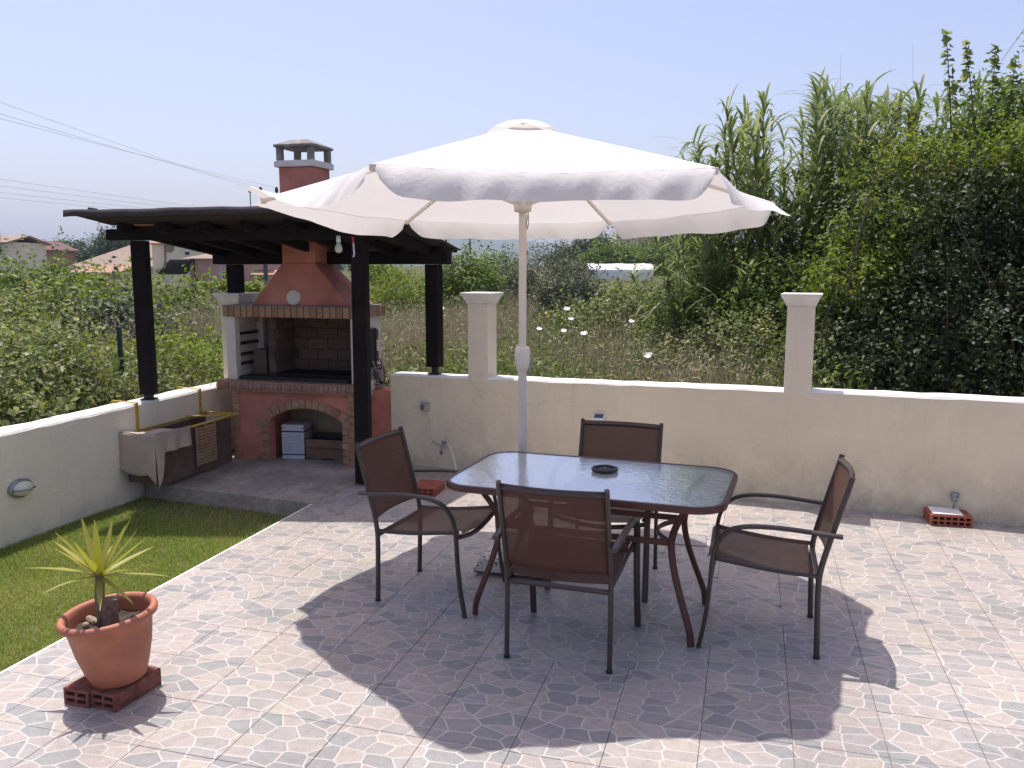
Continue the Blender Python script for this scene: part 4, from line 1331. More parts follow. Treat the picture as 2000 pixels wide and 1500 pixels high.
def smooth_pts(key, n=3, it=2):
    pts = []
    key = [Vector(q) for q in key]
    for i in range(len(key) - 1):
        for t in range(n):
            pts.append(key[i].lerp(key[i+1], t / n))
    pts.append(key[-1])
    for _ in range(it):
        pts = [pts[0]] + [(pts[i-1] + pts[i]*2 + pts[i+1]) / 4 for i in range(1, len(pts)-1)] + [pts[-1]]
    return pts
def make_chair():
    t = thing('garden_chair', '-', 'chair', group='brown mesh garden chairs round the glass table')
    mt = M['taupe_metal']
    for s_ in (-1, 1):
        MB().tube(smooth_pts([(0.236*s_, -0.245, 0), (0.236*s_, -0.240, 0.20), (0.236*s_, -0.236, 0.37), (0.236*s_, -0.252, 0.46), (0.236*s_, -0.300, 0.64), (0.236*s_, -0.355, 0.845)]), 0.0135, 10, flat=(0.85, 1.0)).build('back_leg', mt, t, smooth=True, angle=60)
        fl_ = smooth_pts([(0.268*s_, 0.275, 0), (0.266*s_, 0.248, 0.14), (0.264*s_, 0.232, 0.30), (0.264*s_, 0.228, 0.42), (0.266*s_, 0.215, 0.50), (0.270*s_, 0.165, 0.575), (0.274*s_, 0.085, 0.602), (0.274*s_, -0.06, 0.606), (0.268*s_, -0.22, 0.592), (0.262*s_, -0.325, 0.582)], 4, 3)
        MB().tube(fl_, 0.0145, 10, flat=(1.15, 0.72)).build('front_leg_and_arm', mt, t, smooth=True, angle=60)
        MB().tube(smooth_pts([(0.236*s_, -0.238, 0.385), (0.238*s_, -0.05, 0.392), (0.240*s_, 0.14, 0.418), (0.246*s_, 0.232, 0.432)]), 0.0110, 8).build('seat_rail', mt, t, smooth=True)
        MB().lathe([(0.0, 0.0), (0.0155, 0.0), (0.0155, 0.012), (0.0, 0.013)], 10).build('foot_cap', M['black_plastic'], t, loc=(0.236*s_, -0.245, -0.0005))
    MB().tube([(0.25*(i/6 - 1), 0.222, 0.405 - 0.035*math.sin(math.pi*i/12)) for i in range(13)], 0.0125, 8).build('front_bar', mt, t, smooth=True)
    MB().tube([(0.236*(i/6 - 1), -0.238, 0.362) for i in range(13)], 0.0125, 8).build('rear_bar', mt, t, smooth=True)
    MB().tube([(0.236*(i/6 - 1), -0.345 - 0.030*math.sin(math.pi*i/12), 0.818) for i in range(13)], 0.0120, 8).build('top_bar', mt, t, smooth=True)
    rows = []
    for i in range(15):
        q = i / 14
        y = -0.215 + 0.455 * q
        z = 0.392 + 0.045 * q ** 1.5
        rows.append([(0.229 * (j/6 - 1), y, z - (0.026 * math.sin(math.pi*j/12)) * (0.5 + 0.5*math.sin(math.pi*min(q*1.1, 1)))) for j in range(13)])
    rows.append([(0.229 * (j/6 - 1), 0.247, 0.424 - 0.020*math.sin(math.pi*j/12)) for j in range(13)])
    MB().grid(rows).build('seat_sling', M['sling'], t, smooth=True, thick=0.003)
    rows = []
    for i in range(15):
        z = 0.445 + 0.392 * i / 14
        y = -0.246 - (z - 0.44) * 0.262
        rows.append([(0.230 * (j/6 - 1), y - 0.028 * math.sin(math.pi*j/12), z) for j in range(13)])
    MB().grid(rows).build('back_sling', M['sling'], t, smooth=True, thick=0.003)
    return t
def face(deg): return math.radians(deg - 90)
chair = make_chair()
chairs = [((-0.395, 4.415), -21.5, 'brown mesh chair facing right at the left end of the table'),
          ((0.278, 3.790), 71.5, 'brown mesh chair nearest the camera with its back turned'),
          ((1.205, 3.915), 164.0, 'brown mesh chair at the right end set apart from the table'),
          ((0.535, 4.610), -109.0, 'brown mesh chair behind the table facing the camera')]
for i, ((x, y), d, lab) in enumerate(chairs):
    o = chair if i == 0 else copy_tree(chair)
    o.location = (x, y, 0.0); o.rotation_euler = (0, 0, face(d)); o['label'] = lab

# ---------------------------------------------------------------- hollow clay bricks
M['clay'] = plain('hollow_clay_brick', (0.30, 0.085, 0.050), 0.85, 0.25, 12, 0.5, 60)
M['old_clay'] = plain('weathered_clay_brick', (0.20, 0.070, 0.052), 0.9, 0.6, 18, 0.6, 50)
def hollow_brick(name, label, loc, rz, sx, sy, sz, mat, tilt=(0, 0)):
    """holes run along x; walls and webs butt end to end"""
    t = thing(name, label, 'brick', loc, rz, 'hollow clay bricks on the patio', rot=(tilt[0], tilt[1], rz))
    w = 0.012
    nx, nz = max(2, int(round((sy - w) / 0.045))), 2
    m = MB()
    hz = (sz - w*(nz+1)) / nz; hy = (sy - w*(nx+1)) / nx
    for i in range(nz + 1):
        z = i * (hz + w)
        m.box(-sx/2, -sy/2, z, sx/2, sy/2, z + w)
    for i in range(nz):
        z = w + i * (hz + w)
        for j in range(nx + 1):
            y = -sy/2 + j * (hy + w)
            m.box(-sx/2, y, z, sx/2, y + w, z + hz)
    m.build('clay_shell', mat, t)
    g = MB()
    for i in range(4):
        z = sz * (i + 0.5) / 4 - 0.004
        g.box(-sx/2 + 0.002, -sy/2 - 0.002, z, sx/2 - 0.002, -sy/2, z + 0.008)
        g.box(-sx/2 + 0.002, sy/2, z, sx/2 - 0.002, sy/2 + 0.002, z + 0.008)
    for i in range(6):
        y = -sy/2 + sy*(i + 0.5)/6 - 0.005
        g.box(-sx/2 + 0.002, y, sz, sx/2 - 0.002, y + 0.010, sz + 0.002)
    g.build('ribbing', mat, t)
    return t
pc = Vector((-1.652, 3.303, 0))
hb1 = hollow_brick('hollow_brick', 'dark weathered hollow brick under the left side of the plant pot', pc + Vector((-0.0635, 0.0155, 0.0008)), math.radians(72), 0.25, 0.124, 0.070, M['old_clay'])
hb2 = hollow_brick('hollow_brick', 'dark weathered hollow brick under the right side of the plant pot', pc + Vector((0.0640, -0.0155, 0.0008)), math.radians(70), 0.25, 0.124, 0.071, M['old_clay'])
hollow_brick('hollow_brick', 'orange hollow brick on the tiles near the foot of the left chair', (-0.66, 6.46, 0.0008), math.radians(-14 + 90), 0.25, 0.20, 0.062, M['clay'])
rbk = Vector((3.005, 5.66, 0.0008))
hollow_brick('hollow_brick', 'orange hollow brick with a pale tile on it at the foot of the right wall', rbk, math.radians(78), 0.20, 0.26, 0.075, M['clay'])
pt = thing('ceramic_tile_piece', 'pale square tile lying on the orange brick by the right wall', 'tile', rbk + Vector((-0.02, 0, 0.0785)), math.radians(-14))
MB().box(-0.095, -0.085, 0, 0.095, 0.085, 0.006).build('tile_plate', M['white_cap'], pt, bevel=0.002)
sg = thing('solar_stake_light', 'small steel and glass garden light standing on the right brick', 'garden light', rbk + Vector((0.060, 0.045, 0.0850)), 0, rot=(0.0, 0.03, 0))
MB().lathe([(0.0, 0.0), (0.008, 0.0), (0.008, 0.045), (0.0, 0.046)], 10).build('stake', M['grey_metal'], sg)
gj = NT('clear_plastic_cup'); gj.b.inputs['Base Color'].default_value = (0.8, 0.85, 0.88, 1); gj.b.inputs['Roughness'].default_value = 0.08; gj.b.inputs['Transmission Weight'].default_value = 0.8
MB().lathe([(0.010, 0.045), (0.020, 0.05), (0.024, 0.095), (0.022, 0.095), (0.018, 0.053), (0.0, 0.050)], 16).build('diffuser', gj.m, sg, smooth=True)
MB().lathe([(0.0, 0.095), (0.029, 0.095), (0.030, 0.108), (0.026, 0.112), (0.0, 0.112)], 16).build('lamp_top', M['grey_metal'], sg, smooth=True, angle=40)
MB().lathe([(0.010, 0.046), (0.012, 0.046), (0.012, 0.094), (0.010, 0.094)], 12).build('cell', M['white_plastic'], sg)

# floor drain behind the table
dr = atz(1334, 1054)
fd = thing('drain_cover', 'flush rectangular drain cover in the tiles behind the table', 'drain cover', (dr.x, dr.y, 0.0012), -TH + 0.02)
fm = MB()
fm.box(-0.15, -0.11, 0, 0.15, -0.102, 0.004); fm.box(-0.15, 0.102, 0, 0.15, 0.11, 0.004); fm.box(-0.15, -0.102, 0, -0.142, 0.102, 0.004); fm.box(0.142, -0.102, 0, 0.15, 0.102, 0.004)
fm.build('frame', M['grey_metal'], fd)
MB().box(-0.141, -0.101, 0, 0.141, 0.101, 0.003).build('lid', plain('chequer_lid', (0.30, 0.29, 0.28), 0.5, 0.35, 60, 0.8, 90), fd)

# ---------------------------------------------------------------- potted yucca
pot = thing('plant_pot', 'round terracotta plastic pot with rolled rim on two clay bricks', 'plant pot', pc + Vector((0.030, -0.002, 0.0735)), 0, rot=(math.radians(2.0), math.radians(-5.0), 0))
PH = 0.295
prof = [(0.0, 0.0), (0.098, 0.0), (0.108, 0.006), (0.128, 0.07), (0.146, 0.14), (0.157, 0.205), (0.161, 0.240), (0.166, 0.244), (0.168, 0.252), (0.176, 0.256), (0.187, 0.266), (0.190, 0.278), (0.187, 0.290), (0.178, 0.297), (0.168, 0.295), (0.160, 0.285), (0.158, 0.262), (0.150, 0.20), (0.0, 0.195)]
MB().lathe(prof, 48).build('pot_body', M['terracotta'], pot, smooth=True, angle=50)
rows = []
rs_ = random.Random(6)
sm = MB()
for i in range(9):
    r = 0.153 * i / 8
    sm.v += [(r*math.cos(2*math.pi*k_/26), r*math.sin(2*math.pi*k_/26), 0.226 + rs_.uniform(-0.006, 0.010)) for k_ in range(26)]
for i in range(8):
    for k_ in range(26):
        sm.f.append((i*26+k_, i*26+(k_+1) % 26, (i+1)*26+(k_+1) % 26, (i+1)*26+k_))
sm.build('soil', M['soil'], pot, smooth=True)
peb = plain('pale_pebble', (0.36, 0.29, 0.20), 0.9, 0.3, 30)
for q in range(12):
    a_, r_ = rs_.uniform(2.6, 4.4), rs_.uniform(0.07, 0.135)
    z_ = 0.012 * rs_.uniform(0.6, 1.3)
    b_ = MB().lathe([(0.0, -z_), (z_*0.9, -z_*0.5), (z_*1.1, z_*0.2), (z_*0.6, z_*0.8), (0.0, z_)], 7)
    b_.build('pebble', peb, pot, loc=(r_*math.cos(a_), r_*math.sin(a_), 0.238), rot=(rs_.random(), rs_.random(), rs_.random()))
cr_ = atz(200, 1123, 0.0)
yuc = thing('yucca', 'young yucca with yellow green sword leaves growing in the terracotta pot', 'plant', pc + Vector((-0.028, 0.0, 0.290)))
MB().tube([(0.0, 0.0, 0.0), (0.003, 0, 0.06), (-0.003, 0.0, 0.13), (0.002, 0.0, 0.19), (0.003, 0, 0.225)], [0.021, 0.019, 0.020, 0.018, 0.015], 12).build('trunk', M['bark'], yuc, smooth=True)
MB().tube([(0.040, -0.005, 0.0), (0.038, -0.004, 0.06), (0.042, -0.004, 0.125)], [0.033, 0.030, 0.030], 12).build('cut_stump', M['bark'], yuc, smooth=False)
YM = []
for nm, st in (('yucca_leaf', [(0.0, (0.24, 0.27, 0.045)), (0.5, (0.36, 0.35, 0.07)), (1.0, (0.46, 0.42, 0.12))]),):
    YM = leafmat(nm, st, 0.35, 0.4, 0.4, (1.2, 1.2, 0.5))
ry = np.random.default_rng(8)
def sword(tip, width, droop, rnd):
    tip = Vector(tip); n = 7
    base = Vector((0, 0, 0))
    side = tip.cross(Vector((0, 0, 1)))
    if side.length < 0.01: side = Vector((1, 0, 0))
    side.normalize()
    V, F = [], []
    for i in range(n + 1):
        q = i / n
        p = tip * q + Vector((0, 0, -droop * q * q + droop * q * 0.35))
        w = width * (0.75 + 0.6*q) * (1 - q ** 2.6) if i < n else 0.0006
        up = side.cross(tip).normalized()
        V += [p - side*w, p - up * w * 0.35, p + side*w]
    for i in range(n):
        for c in range(2):
            F.append((i*3+c, i*3+c+1, i*3+4+c, i*3+3+c))
    return MB().add(V, F), rnd
S_ = 0.0021
leafs = [(5, 118, -0.03, .016, 0), (-40, 112, 0.05, .015, 0), (-75, 98, -0.02, .017, .02), (-62, 75, -0.08, .017, .02), (-90, 70, 0.03, .015, .02),
         (55, 108, 0.06, .016, 0), (75, 92, 0.03, .013, 0), (108, 92, -0.06, .018, .02), (30, 85, 0.12, .016, 0), (-15, 90, -0.12, .016, 0), (22, 62, -0.16, .017, .0),
         (-148, 28, 0.02, .013, .05), (-60, 20, -0.2, .012, .06), (138, 14, 0.0, .013, .05), (85, -28, -0.10, .012, .03), (-95, -70, -0.03, .011, .03), (35, -30, -0.16, .012, .03), (-20, 40, 0.25, .015, .03), (60, 30, 0.24, .015, .03), (10, 100, 0.1, .015, .0), (-28, 60, -0.2, .014, .02), (95, 50, -0.15, .014, .04)]
for (dx, dz, dy, w_, dp_) in leafs:
    m_, rr_ = sword((dx*S_, dy, dz*S_), w_, dp_, 0)
    lo = m_.build('leaf', YM, yuc, smooth=True, loc=(0.003, 0, 0.218))
    at_ = lo.data.attributes.new('rnd', 'FLOAT', 'FACE')
    v_ = float(ry.random())
    at_.data.foreach_set('value', [v_] * len(lo.data.polygons))

# ---------------------------------------------------------------- vegetation beyond the walls
M['bramble_leaf'] = leafmat('bramble_leaf', [(0.0, (0.055, 0.083, 0.024)), (0.35, (0.121, 0.160, 0.050)), (0.65, (0.220, 0.248, 0.099)), (0.82, (0.374, 0.385, 0.220)), (0.94, (0.396, 0.330, 0.143)), (1.0, (0.297, 0.154, 0.088))], 0.30, 0.55, 0.25)
M['shrub_leaf'] = leafmat('shrub_leaf', [(0.0, (0.056, 0.094, 0.026)), (0.5, (0.131, 0.186, 0.048)), (0.9, (0.261, 0.317, 0.084)), (1.0, (0.373, 0.392, 0.131))], 0.30, 0.55, 0.22)
M['bright_leaf'] = leafmat('bright_leaf', [(0.0, (0.102, 0.150, 0.024)), (0.5, (0.168, 0.228, 0.036)), (0.9, (0.276, 0.300, 0.054)), (1.0, (0.384, 0.324, 0.072))], 0.38, 0.55, 0.2)
M['dark_leaf'] = leafmat('dark_leaf', [(0.0, (0.022, 0.034, 0.014)), (0.5, (0.042, 0.062, 0.022)), (0.9, (0.075, 0.098, 0.034)), (1.0, (0.109, 0.120, 0.050))], 0.25, 0.5, 0.28)
M['olive_leaf'] = leafmat('olive_leaf', [(0.0, (0.086, 0.101, 0.060)), (0.5, (0.151, 0.166, 0.103)), (0.9, (0.259, 0.266, 0.180)), (1.0, (0.346, 0.346, 0.245))], 0.2, 0.55, 0.25, (1.0, 1.05, 0.8))
M['reed_leaf'] = leafmat('reed_leaf', [(0.0, (0.125, 0.165, 0.060)), (0.5, (0.185, 0.235, 0.090)), (0.80, (0.275, 0.320, 0.135)), (0.93, (0.40, 0.40, 0.22)), (1.0, (0.50, 0.44, 0.29))], 0.38, 0.50, 0.3, (1.15, 1.2, 0.75))
M['straw'] = leafmat('dry_straw', [(0.0, (0.22, 0.175, 0.11)), (0.5, (0.36, 0.30, 0.205)), (0.9, (0.50, 0.44, 0.33)), (1.0, (0.56, 0.50, 0.40))], 0.3, 0.7, 0.2, (1.0, 0.97, 0.85))
M['weed_leaf'] = leafmat('weed_leaf', [(0.0, (0.089, 0.137, 0.039)), (0.5, (0.153, 0.201, 0.061)), (1.0, (0.274, 0.306, 0.121))], 0.3, 0.5, 0.3)
M['twig'] = plain('grey_brown_twig', (0.10, 0.075, 0.055), 0.9, 0.3, 20)
M['culm'] = plain('reed_culm', (0.17, 0.20, 0.07), 0.5, 0.3, 4)

def unit(A): return A / np.maximum(np.linalg.norm(A, axis=1, keepdims=True), 1e-9)
def leaf_arrays(rng, C, N, L, asp, fold=0.22):
    n = len(C)
    T = unit(np.cross(N, rng.normal(size=(n, 3))))
    S = np.cross(N, T)
    Ln = L * rng.uniform(0.45, 1.45, n)
    W = Ln * asp * rng.uniform(0.8, 1.2, n)
    up = N * (Ln * fold)[:, None]
    b = C - T * (Ln/2)[:, None]; t = C + T * (Ln/2)[:, None] - up * 0.5
    c = C - T * (Ln * 0.05)[:, None]
    l = c - S * (W/2)[:, None] + up * 0.5; r = c + S * (W/2)[:, None] + up * 0.5
    V = np.stack([b, r, t, l], 1).reshape(-1, 3)
    o = np.arange(n)[:, None] * 4
    F = np.concatenate([o + np.array([[0, 1, 2]]), o + np.array([[0, 2, 3]])], 1).reshape(-1, 3)
    return V, F
def crown_points(rng, blobs, nc, per, spread, shell=0.55, up=0.5):
    B = np.array(blobs, float)
    w = (B[:, 3]*B[:, 4] + B[:, 4]*B[:, 5] + B[:, 3]*B[:, 5]); w /= w.sum()
    k = rng.choice(len(B), nc, p=w)
    d = unit(rng.normal(size=(nc, 3)))
    r = shell + (1 - shell) * rng.random(nc) ** 0.6
    lump = 1 + 0.16 * np.sin(d[:, 0]*5 + k) * np.cos(d[:, 1]*6 + 2*k) + 0.12 * np.sin(d[:, 2]*9 + k*1.7)
    cc = B[k, :3] + d * B[k, 3:6] * (r * lump)[:, None]
    C = np.repeat(cc, per, 0) + rng.normal(size=(nc*per, 3)) * spread
    # a share of the clusters are sprays: leaves strung along a shoot that leaves the crown
    sp = rng.random(nc) < 0.16
    ray = unit(d * 0.9 + np.array([0, 0, 0.55]) + rng.normal(size=(nc, 3)) * 0.35) * (rng.uniform(3.0, 9.0, nc) * spread)[:, None]
    along = np.tile(np.linspace(0, 1, per), nc)[:, None]
    sel = np.repeat(sp, per)[:, None]
    C = np.where(sel, np.repeat(cc, per, 0) + np.repeat(ray, per, 0) * along + rng.normal(size=C.shape) * spread * 0.35, C)
    D = np.repeat(d, per, 0)
    N = unit(D * 0.55 + np.array([0, 0, up]) + rng.normal(size=C.shape) * 0.55)
    crnd = np.repeat(rng.random(nc), per)
    return C, N, crnd
def crown(name, mat, parent, blobs, nc, per, L, asp=0.55, spread=None, seed=1, shell=0.55, zmin=None, fold=0.22, up=0.5, bias=0.0):
    rng = np.random.default_rng(seed)
    C, N, cr = crown_points(rng, blobs, nc, per, spread if spread else L * 1.1, shell, up)
    if zmin is not None:
        kp = C[:, 2] > zmin; C, N, cr = C[kp], N[kp], cr[kp]
    # keep foliage on the field's side of the garden walls
    db = (C[:, 0]-WP.x)*WN.x + (C[:, 1]-WP.y)*WN.y; dl = (C[:, 0]-LP.x)*LN.x + (C[:, 1]-LP.y)*LN.y
    top = np.where(db > dl, 0.86, 0.67)
    kp = (np.maximum(db, dl) > 0.24) | ((C[:, 2] > top + 0.03) & (np.maximum(db, dl) > 0.12))
    C, N, cr = C[kp], N[kp], cr[kp]
    V, F = leaf_arrays(rng, C, N, L, asp, fold)
    R = np.clip(np.repeat(0.55*cr + 0.45*rng.random(len(C)), 2) + bias, 0, 1)
    return link_mesh(name, np_mesh(name, V, F, mat, {'rnd': R}), parent)
def stems(name, parent, base, tips, r, mat=None, seed=1):
    rg = random.Random(seed)
    m = MB()
    for t in tips:
        b = Vector(base) + Vector((rg.uniform(-.12, .12), rg.uniform(-.12, .12), 0))
        t = Vector(t)
        mid = b.lerp(t, 0.5) + Vector((rg.uniform(-.15, .15), rg.uniform(-.15, .15), 0.15 * (t - b).length))
        m.tube([b, b.lerp(mid, 0.55), mid, mid.lerp(t, 0.5) + Vector((0, 0, .05)), t], [r, r*.85, r*.65, r*.45, r*.25], 6)
    return m.build(name, mat or M['twig'], parent, smooth=True)
def bush(name, label, cat, blobs, nc, per, L, mat, seed, group=None, asp=0.55, shell=0.5, part='foliage', zlow=0.0, r=0.02, up=0.5, spread=None):
    cx = sum(b[0] for b in blobs) / len(blobs); cy = sum(b[1] for b in blobs) / len(blobs)
    z = gz(cx, cy)
    t = thing(name, label, cat, (0, 0, 0), 0, group)
    t.location = (cx, cy, z)
    loc = [(b[0], b[1], b[2], b[3], b[4], b[5]) for b in blobs]
    o = crown(part, mat, None, loc, nc, per, L, asp, spread, seed, shell, zlow, up=up)
    o.parent = t; o.location = (-cx, -cy, -z)
    s = stems('stems' if part == 'foliage' else 'trunk', None, (cx, cy, z - 0.1), [(b[0] + 0.5*b[3]*math.cos(q*2.1), b[1] + 0.5*b[4]*math.sin(q*2.1), b[2] + 0.35*b[5]) for b in blobs for q in range(3)], r, seed=seed)
    s.parent = t; s.location = (-cx, -cy, -z)
    return t

# brambles outside the left wall
gB = 'bramble bushes beyond the garden walls'
bush('bramble_bush', 'pale green bramble thicket just outside the left wall nearest the camera', 'bush', [(-4.55, 5.3, 0.62, 0.95, 1.0, 0.66), (-5.3, 6.1, 0.70, 1.0, 1.0, 0.66), (-4.0, 6.3, 0.48, 0.55, 0.8, 0.50)], 2700, 9, 0.054, M['bramble_leaf'], 31, gB, 0.72)
bush('bramble_bush', 'bramble bush outside the left wall under the front left pergola post', 'bush', [(-3.95, 7.25, 0.50, 0.60, 0.75, 0.50), (-4.7, 7.5, 0.66, 0.85, 0.9, 0.60), (-3.55, 7.9, 0.42, 0.45, 0.6, 0.46)], 2500, 9, 0.050, M['bramble_leaf'], 32, gB, 0.72)
bush('bramble_bush', 'low bright bramble patch between the pergola posts left of the barbecue', 'bush', [(-3.35, 8.7, 0.42, 0.55, 0.6, 0.50), (-3.9, 9.2, 0.55, 0.8, 0.7, 0.50), (-2.9, 9.3, 0.40, 0.6, 0.5, 0.45)], 1300, 9, 0.048, M['bright_leaf'], 33, gB, 0.70)
bush('bramble_bush', 'rust tinged bramble mound farther out at the left edge', 'bush', [(-6.4, 7.9, 0.78, 1.2, 1.0, 0.72), (-5.2, 8.8, 0.65, 0.9, 0.9, 0.62), (-7.4, 9.0, 0.80, 1.1, 1.0, 0.70)], 2100, 9, 0.055, M['bramble_leaf'], 34, gB, 0.70)
# second tier of shrubs on the left
gS = 'shrubs in the field left of the pergola'
for i, (px, top, y, w, mt, lab) in enumerate([
        (30, 507, 14.6, 1.5, 'shrub_leaf', 'dense dark green shrub at the far left edge of the field'),
        (118, 513, 15.2, 1.0, 'shrub_leaf', 'dense green shrub below the red house'),
        (205, 552, 13.6, 0.9, 'bright_leaf', 'yellow green shrub in front of the cream hall roof'),
        (335, 566, 16.0, 0.8, 'shrub_leaf', 'green shrub right behind the front left pergola post'),
        (70, 568, 12.0, 1.2, 'bramble_leaf', 'speckled green shrub in the field at the left'),
        (240, 590, 12.0, 0.7, 'olive_leaf', 'grey green shrub between dry grass and brambles')]):
    c = at(px, top, y); x = c.x; zb = gz(x, y); h = (c.z - zb) * 0.97
    bush('field_shrub', lab, 'shrub', [(x, y, zb + h*0.50, w, w*0.8, h*0.48), (x + 0.5*w, y - 0.3, zb + h*0.42, w*0.6, w*0.6, h*0.40), (x - 0.5*w, y + 0.2, zb + h*0.46, w*0.65, w*0.6, h*0.44)], 900, 10, 0.085, M[mt], 40 + i, gS, 0.6)
vh = [at(q_, 556, 22.0) for q_ in (400, 450, 500)]
bush('vine_hedge', 'pale leafy vine hedge in front of the pink house', 'hedge', [(c.x, 22.0, c.z - 0.36, 0.42, 0.4, 0.33) for c in vh], 700, 9, 0.10, M['bright_leaf'], 51, None, 0.75, spread=0.08)

# shrubs and trees across the middle of the field
gM = 'shrubs and small trees in the middle of the field'
def tree_label(*a, **k_): return bush(*a, **k_)
for i, (px, top, Y, w, mt, L, lab, cat) in enumerate([
        (1062, 482, 21.0, 1.15, 'olive_leaf', 0.080, 'silvery grey olive bush behind the parasol pole', 'tree'),
        (905, 502, 19.0, 0.80, 'shrub_leaf', 0.080, 'dark green bush right of the pergola rear post', 'bush'),
        (968, 500, 23.0, 0.85, 'shrub_leaf', 0.085, 'green bush between pergola and olive bush', 'bush'),
        (1118, 515, 17.5, 0.65, 'olive_leaf', 0.070, 'small grey olive bush right of the parasol pole', 'bush'),
        (800, 540, 19.0, 1.2, 'bright_leaf', 0.070, 'yellow green scrub seen through the pergola posts', 'bush'),
        (745, 522, 33.0, 0.8, 'bright_leaf', 0.11, 'small bright bush behind the front right pergola post', 'bush'),
        (1195, 484, 78.0, 2.4, 'shrub_leaf', 0.24, 'broad green tree directly below the pink hillside house', 'tree'),
        (1262, 480, 82.0, 2.6, 'shrub_leaf', 0.24, 'green tree right below the pink hillside house wall', 'tree'),
        (1160, 466, 92.0, 2.8, 'dark_leaf', 0.28, 'dark tree left of the pink hillside house', 'tree'),
        (1330, 452, 90.0, 3.0, 'dark_leaf', 0.28, 'dark tree right of the pink hillside house', 'tree')]):
    c = at(px, top, Y)
    zb = gz(c.x, Y)
    h = c.z - zb
    bush('field_tree' if cat == 'tree' else 'field_shrub', lab, cat, [(c.x, Y, zb + h*0.52, w, w*0.8, h*0.50), (c.x + 0.55*w, Y - 0.25*w, zb + h*0.42, w*0.6, w*0.6, h*0.42), (c.x - 0.6*w, Y + 0.1*w, zb + h*0.44, w*0.6, w*0.6, h*0.42)],
         1000, 10, L, M[mt], 60 + i, gM, 0.40 if 'olive' in mt else 0.6, 0.5, 'crown' if cat == 'tree' else 'foliage', r=0.03)
gR = 'bramble mounds right of the parasol pole'
bush('bramble_mound', 'rounded bramble mound in the field right of the parasol pole', 'bush', [(1.95, 13.4, 0.80, 0.95, 0.8, 0.66), (2.85, 13.0, 0.82, 0.9, 0.8, 0.66), (1.25, 14.0, 0.65, 0.8, 0.7, 0.52)], 1700, 9, 0.065, M['bramble_leaf'], 81, gR, 0.7)
bush('bramble_mound', 'bramble mound at the foot of the reeds left of the right pillar', 'bush', [(2.35, 8.7, 0.62, 0.75, 0.6, 0.62), (2.95, 8.1, 0.60, 0.55, 0.5, 0.55), (1.75, 9.3, 0.55, 0.7, 0.6, 0.50)], 2600, 9, 0.040, M['bramble_leaf'], 82, gR, 0.7)
bush('bramble_mound', 'leafy mound in front of the reeds behind the right pillar', 'bush', [(3.05, 9.3, 1.05, 0.9, 0.6, 0.72), (2.3, 10.0, 0.95, 0.9, 0.6, 0.60)], 2400, 9, 0.042, M['shrub_leaf'], 83, gR, 0.6)

# the big dark thicket at the right
tk = bush('thicket_tree', 'huge dark leafy thicket filling the right edge behind the wall', 'tree',
     [(4.75, 8.9, 1.35, 1.45, 1.2, 1.35), (3.75, 8.15, 0.95, 0.85, 0.8, 0.90), (5.7, 8.3, 1.55, 1.2, 1.1, 1.25), (4.15, 8.7, 2.10, 0.95, 0.9, 0.70), (5.4, 8.9, 2.35, 1.1, 1.0, 0.68), (3.30, 7.75, 0.70, 0.45, 0.45, 0.60), (4.6, 7.7, 0.85, 0.9, 0.7, 0.85), (6.6, 8.4, 1.5, 1.3, 1.3, 1.5)],
     10500, 10, 0.047, M['dark_leaf'], 91, None, 0.62, 0.55, 'crown', 0.0, 0.045)
bush('leafy_climber', 'yellow green climbing foliage over the top of the dark thicket', 'climber',
     [(4.35, 8.95, 2.60, 0.85, 0.6, 0.40), (5.25, 8.6, 2.80, 0.75, 0.6, 0.38), (3.75, 8.6, 2.05, 0.55, 0.5, 0.45), (3.35, 8.3, 1.60, 0.45, 0.4, 0.35)],
     2200, 9, 0.050, M['bright_leaf'], 92, None, 0.55, 0.45)
bush('fig_shrub', 'lighter large leaved shrub at the left flank of the dark thicket', 'shrub', [(3.55, 8.75, 1.50, 0.42, 0.4, 0.42), (3.35, 8.55, 1.05, 0.38, 0.35, 0.40)], 420, 7, 0.080, M['shrub_leaf'], 95, None, 0.85, 0.45, spread=0.06)
ds = thing('dead_stems', 'brown dead stems leaning out of the dark thicket', 'stems', (4.6, 8.4, 0.2))
rd_ = random.Random(5)
for q in range(9):
    x0, y0 = rd_.uniform(-1.6, 1.4), rd_.uniform(-0.75, 0.0)
    h_ = rd_.uniform(1.3, 2.9)
    MB().tube([(x0, y0, 0), (x0 + rd_.uniform(-.15, .15), y0 - 0.1, h_*0.55), (x0 + rd_.uniform(-.6, .4), y0 - rd_.uniform(0.1, 0.5), h_)], [0.010, 0.008, 0.003], 5).build('stem', M['twig'], ds)
bush('leafy_tree', 'taller mid green leafy tree rising behind the dark thicket at the right edge', 'tree', [(5.45, 9.5, 3.15, 0.62, 0.5, 0.50), (5.95, 9.5, 3.30, 0.62, 0.5, 0.60), (4.85, 9.6, 2.90, 0.55, 0.4, 0.40), (6.5, 9.4, 3.0, 0.7, 0.6, 0.7)], 1500, 9, 0.062, M['shrub_leaf'], 96, None, 0.7, 0.45, 'crown', r=0.03)
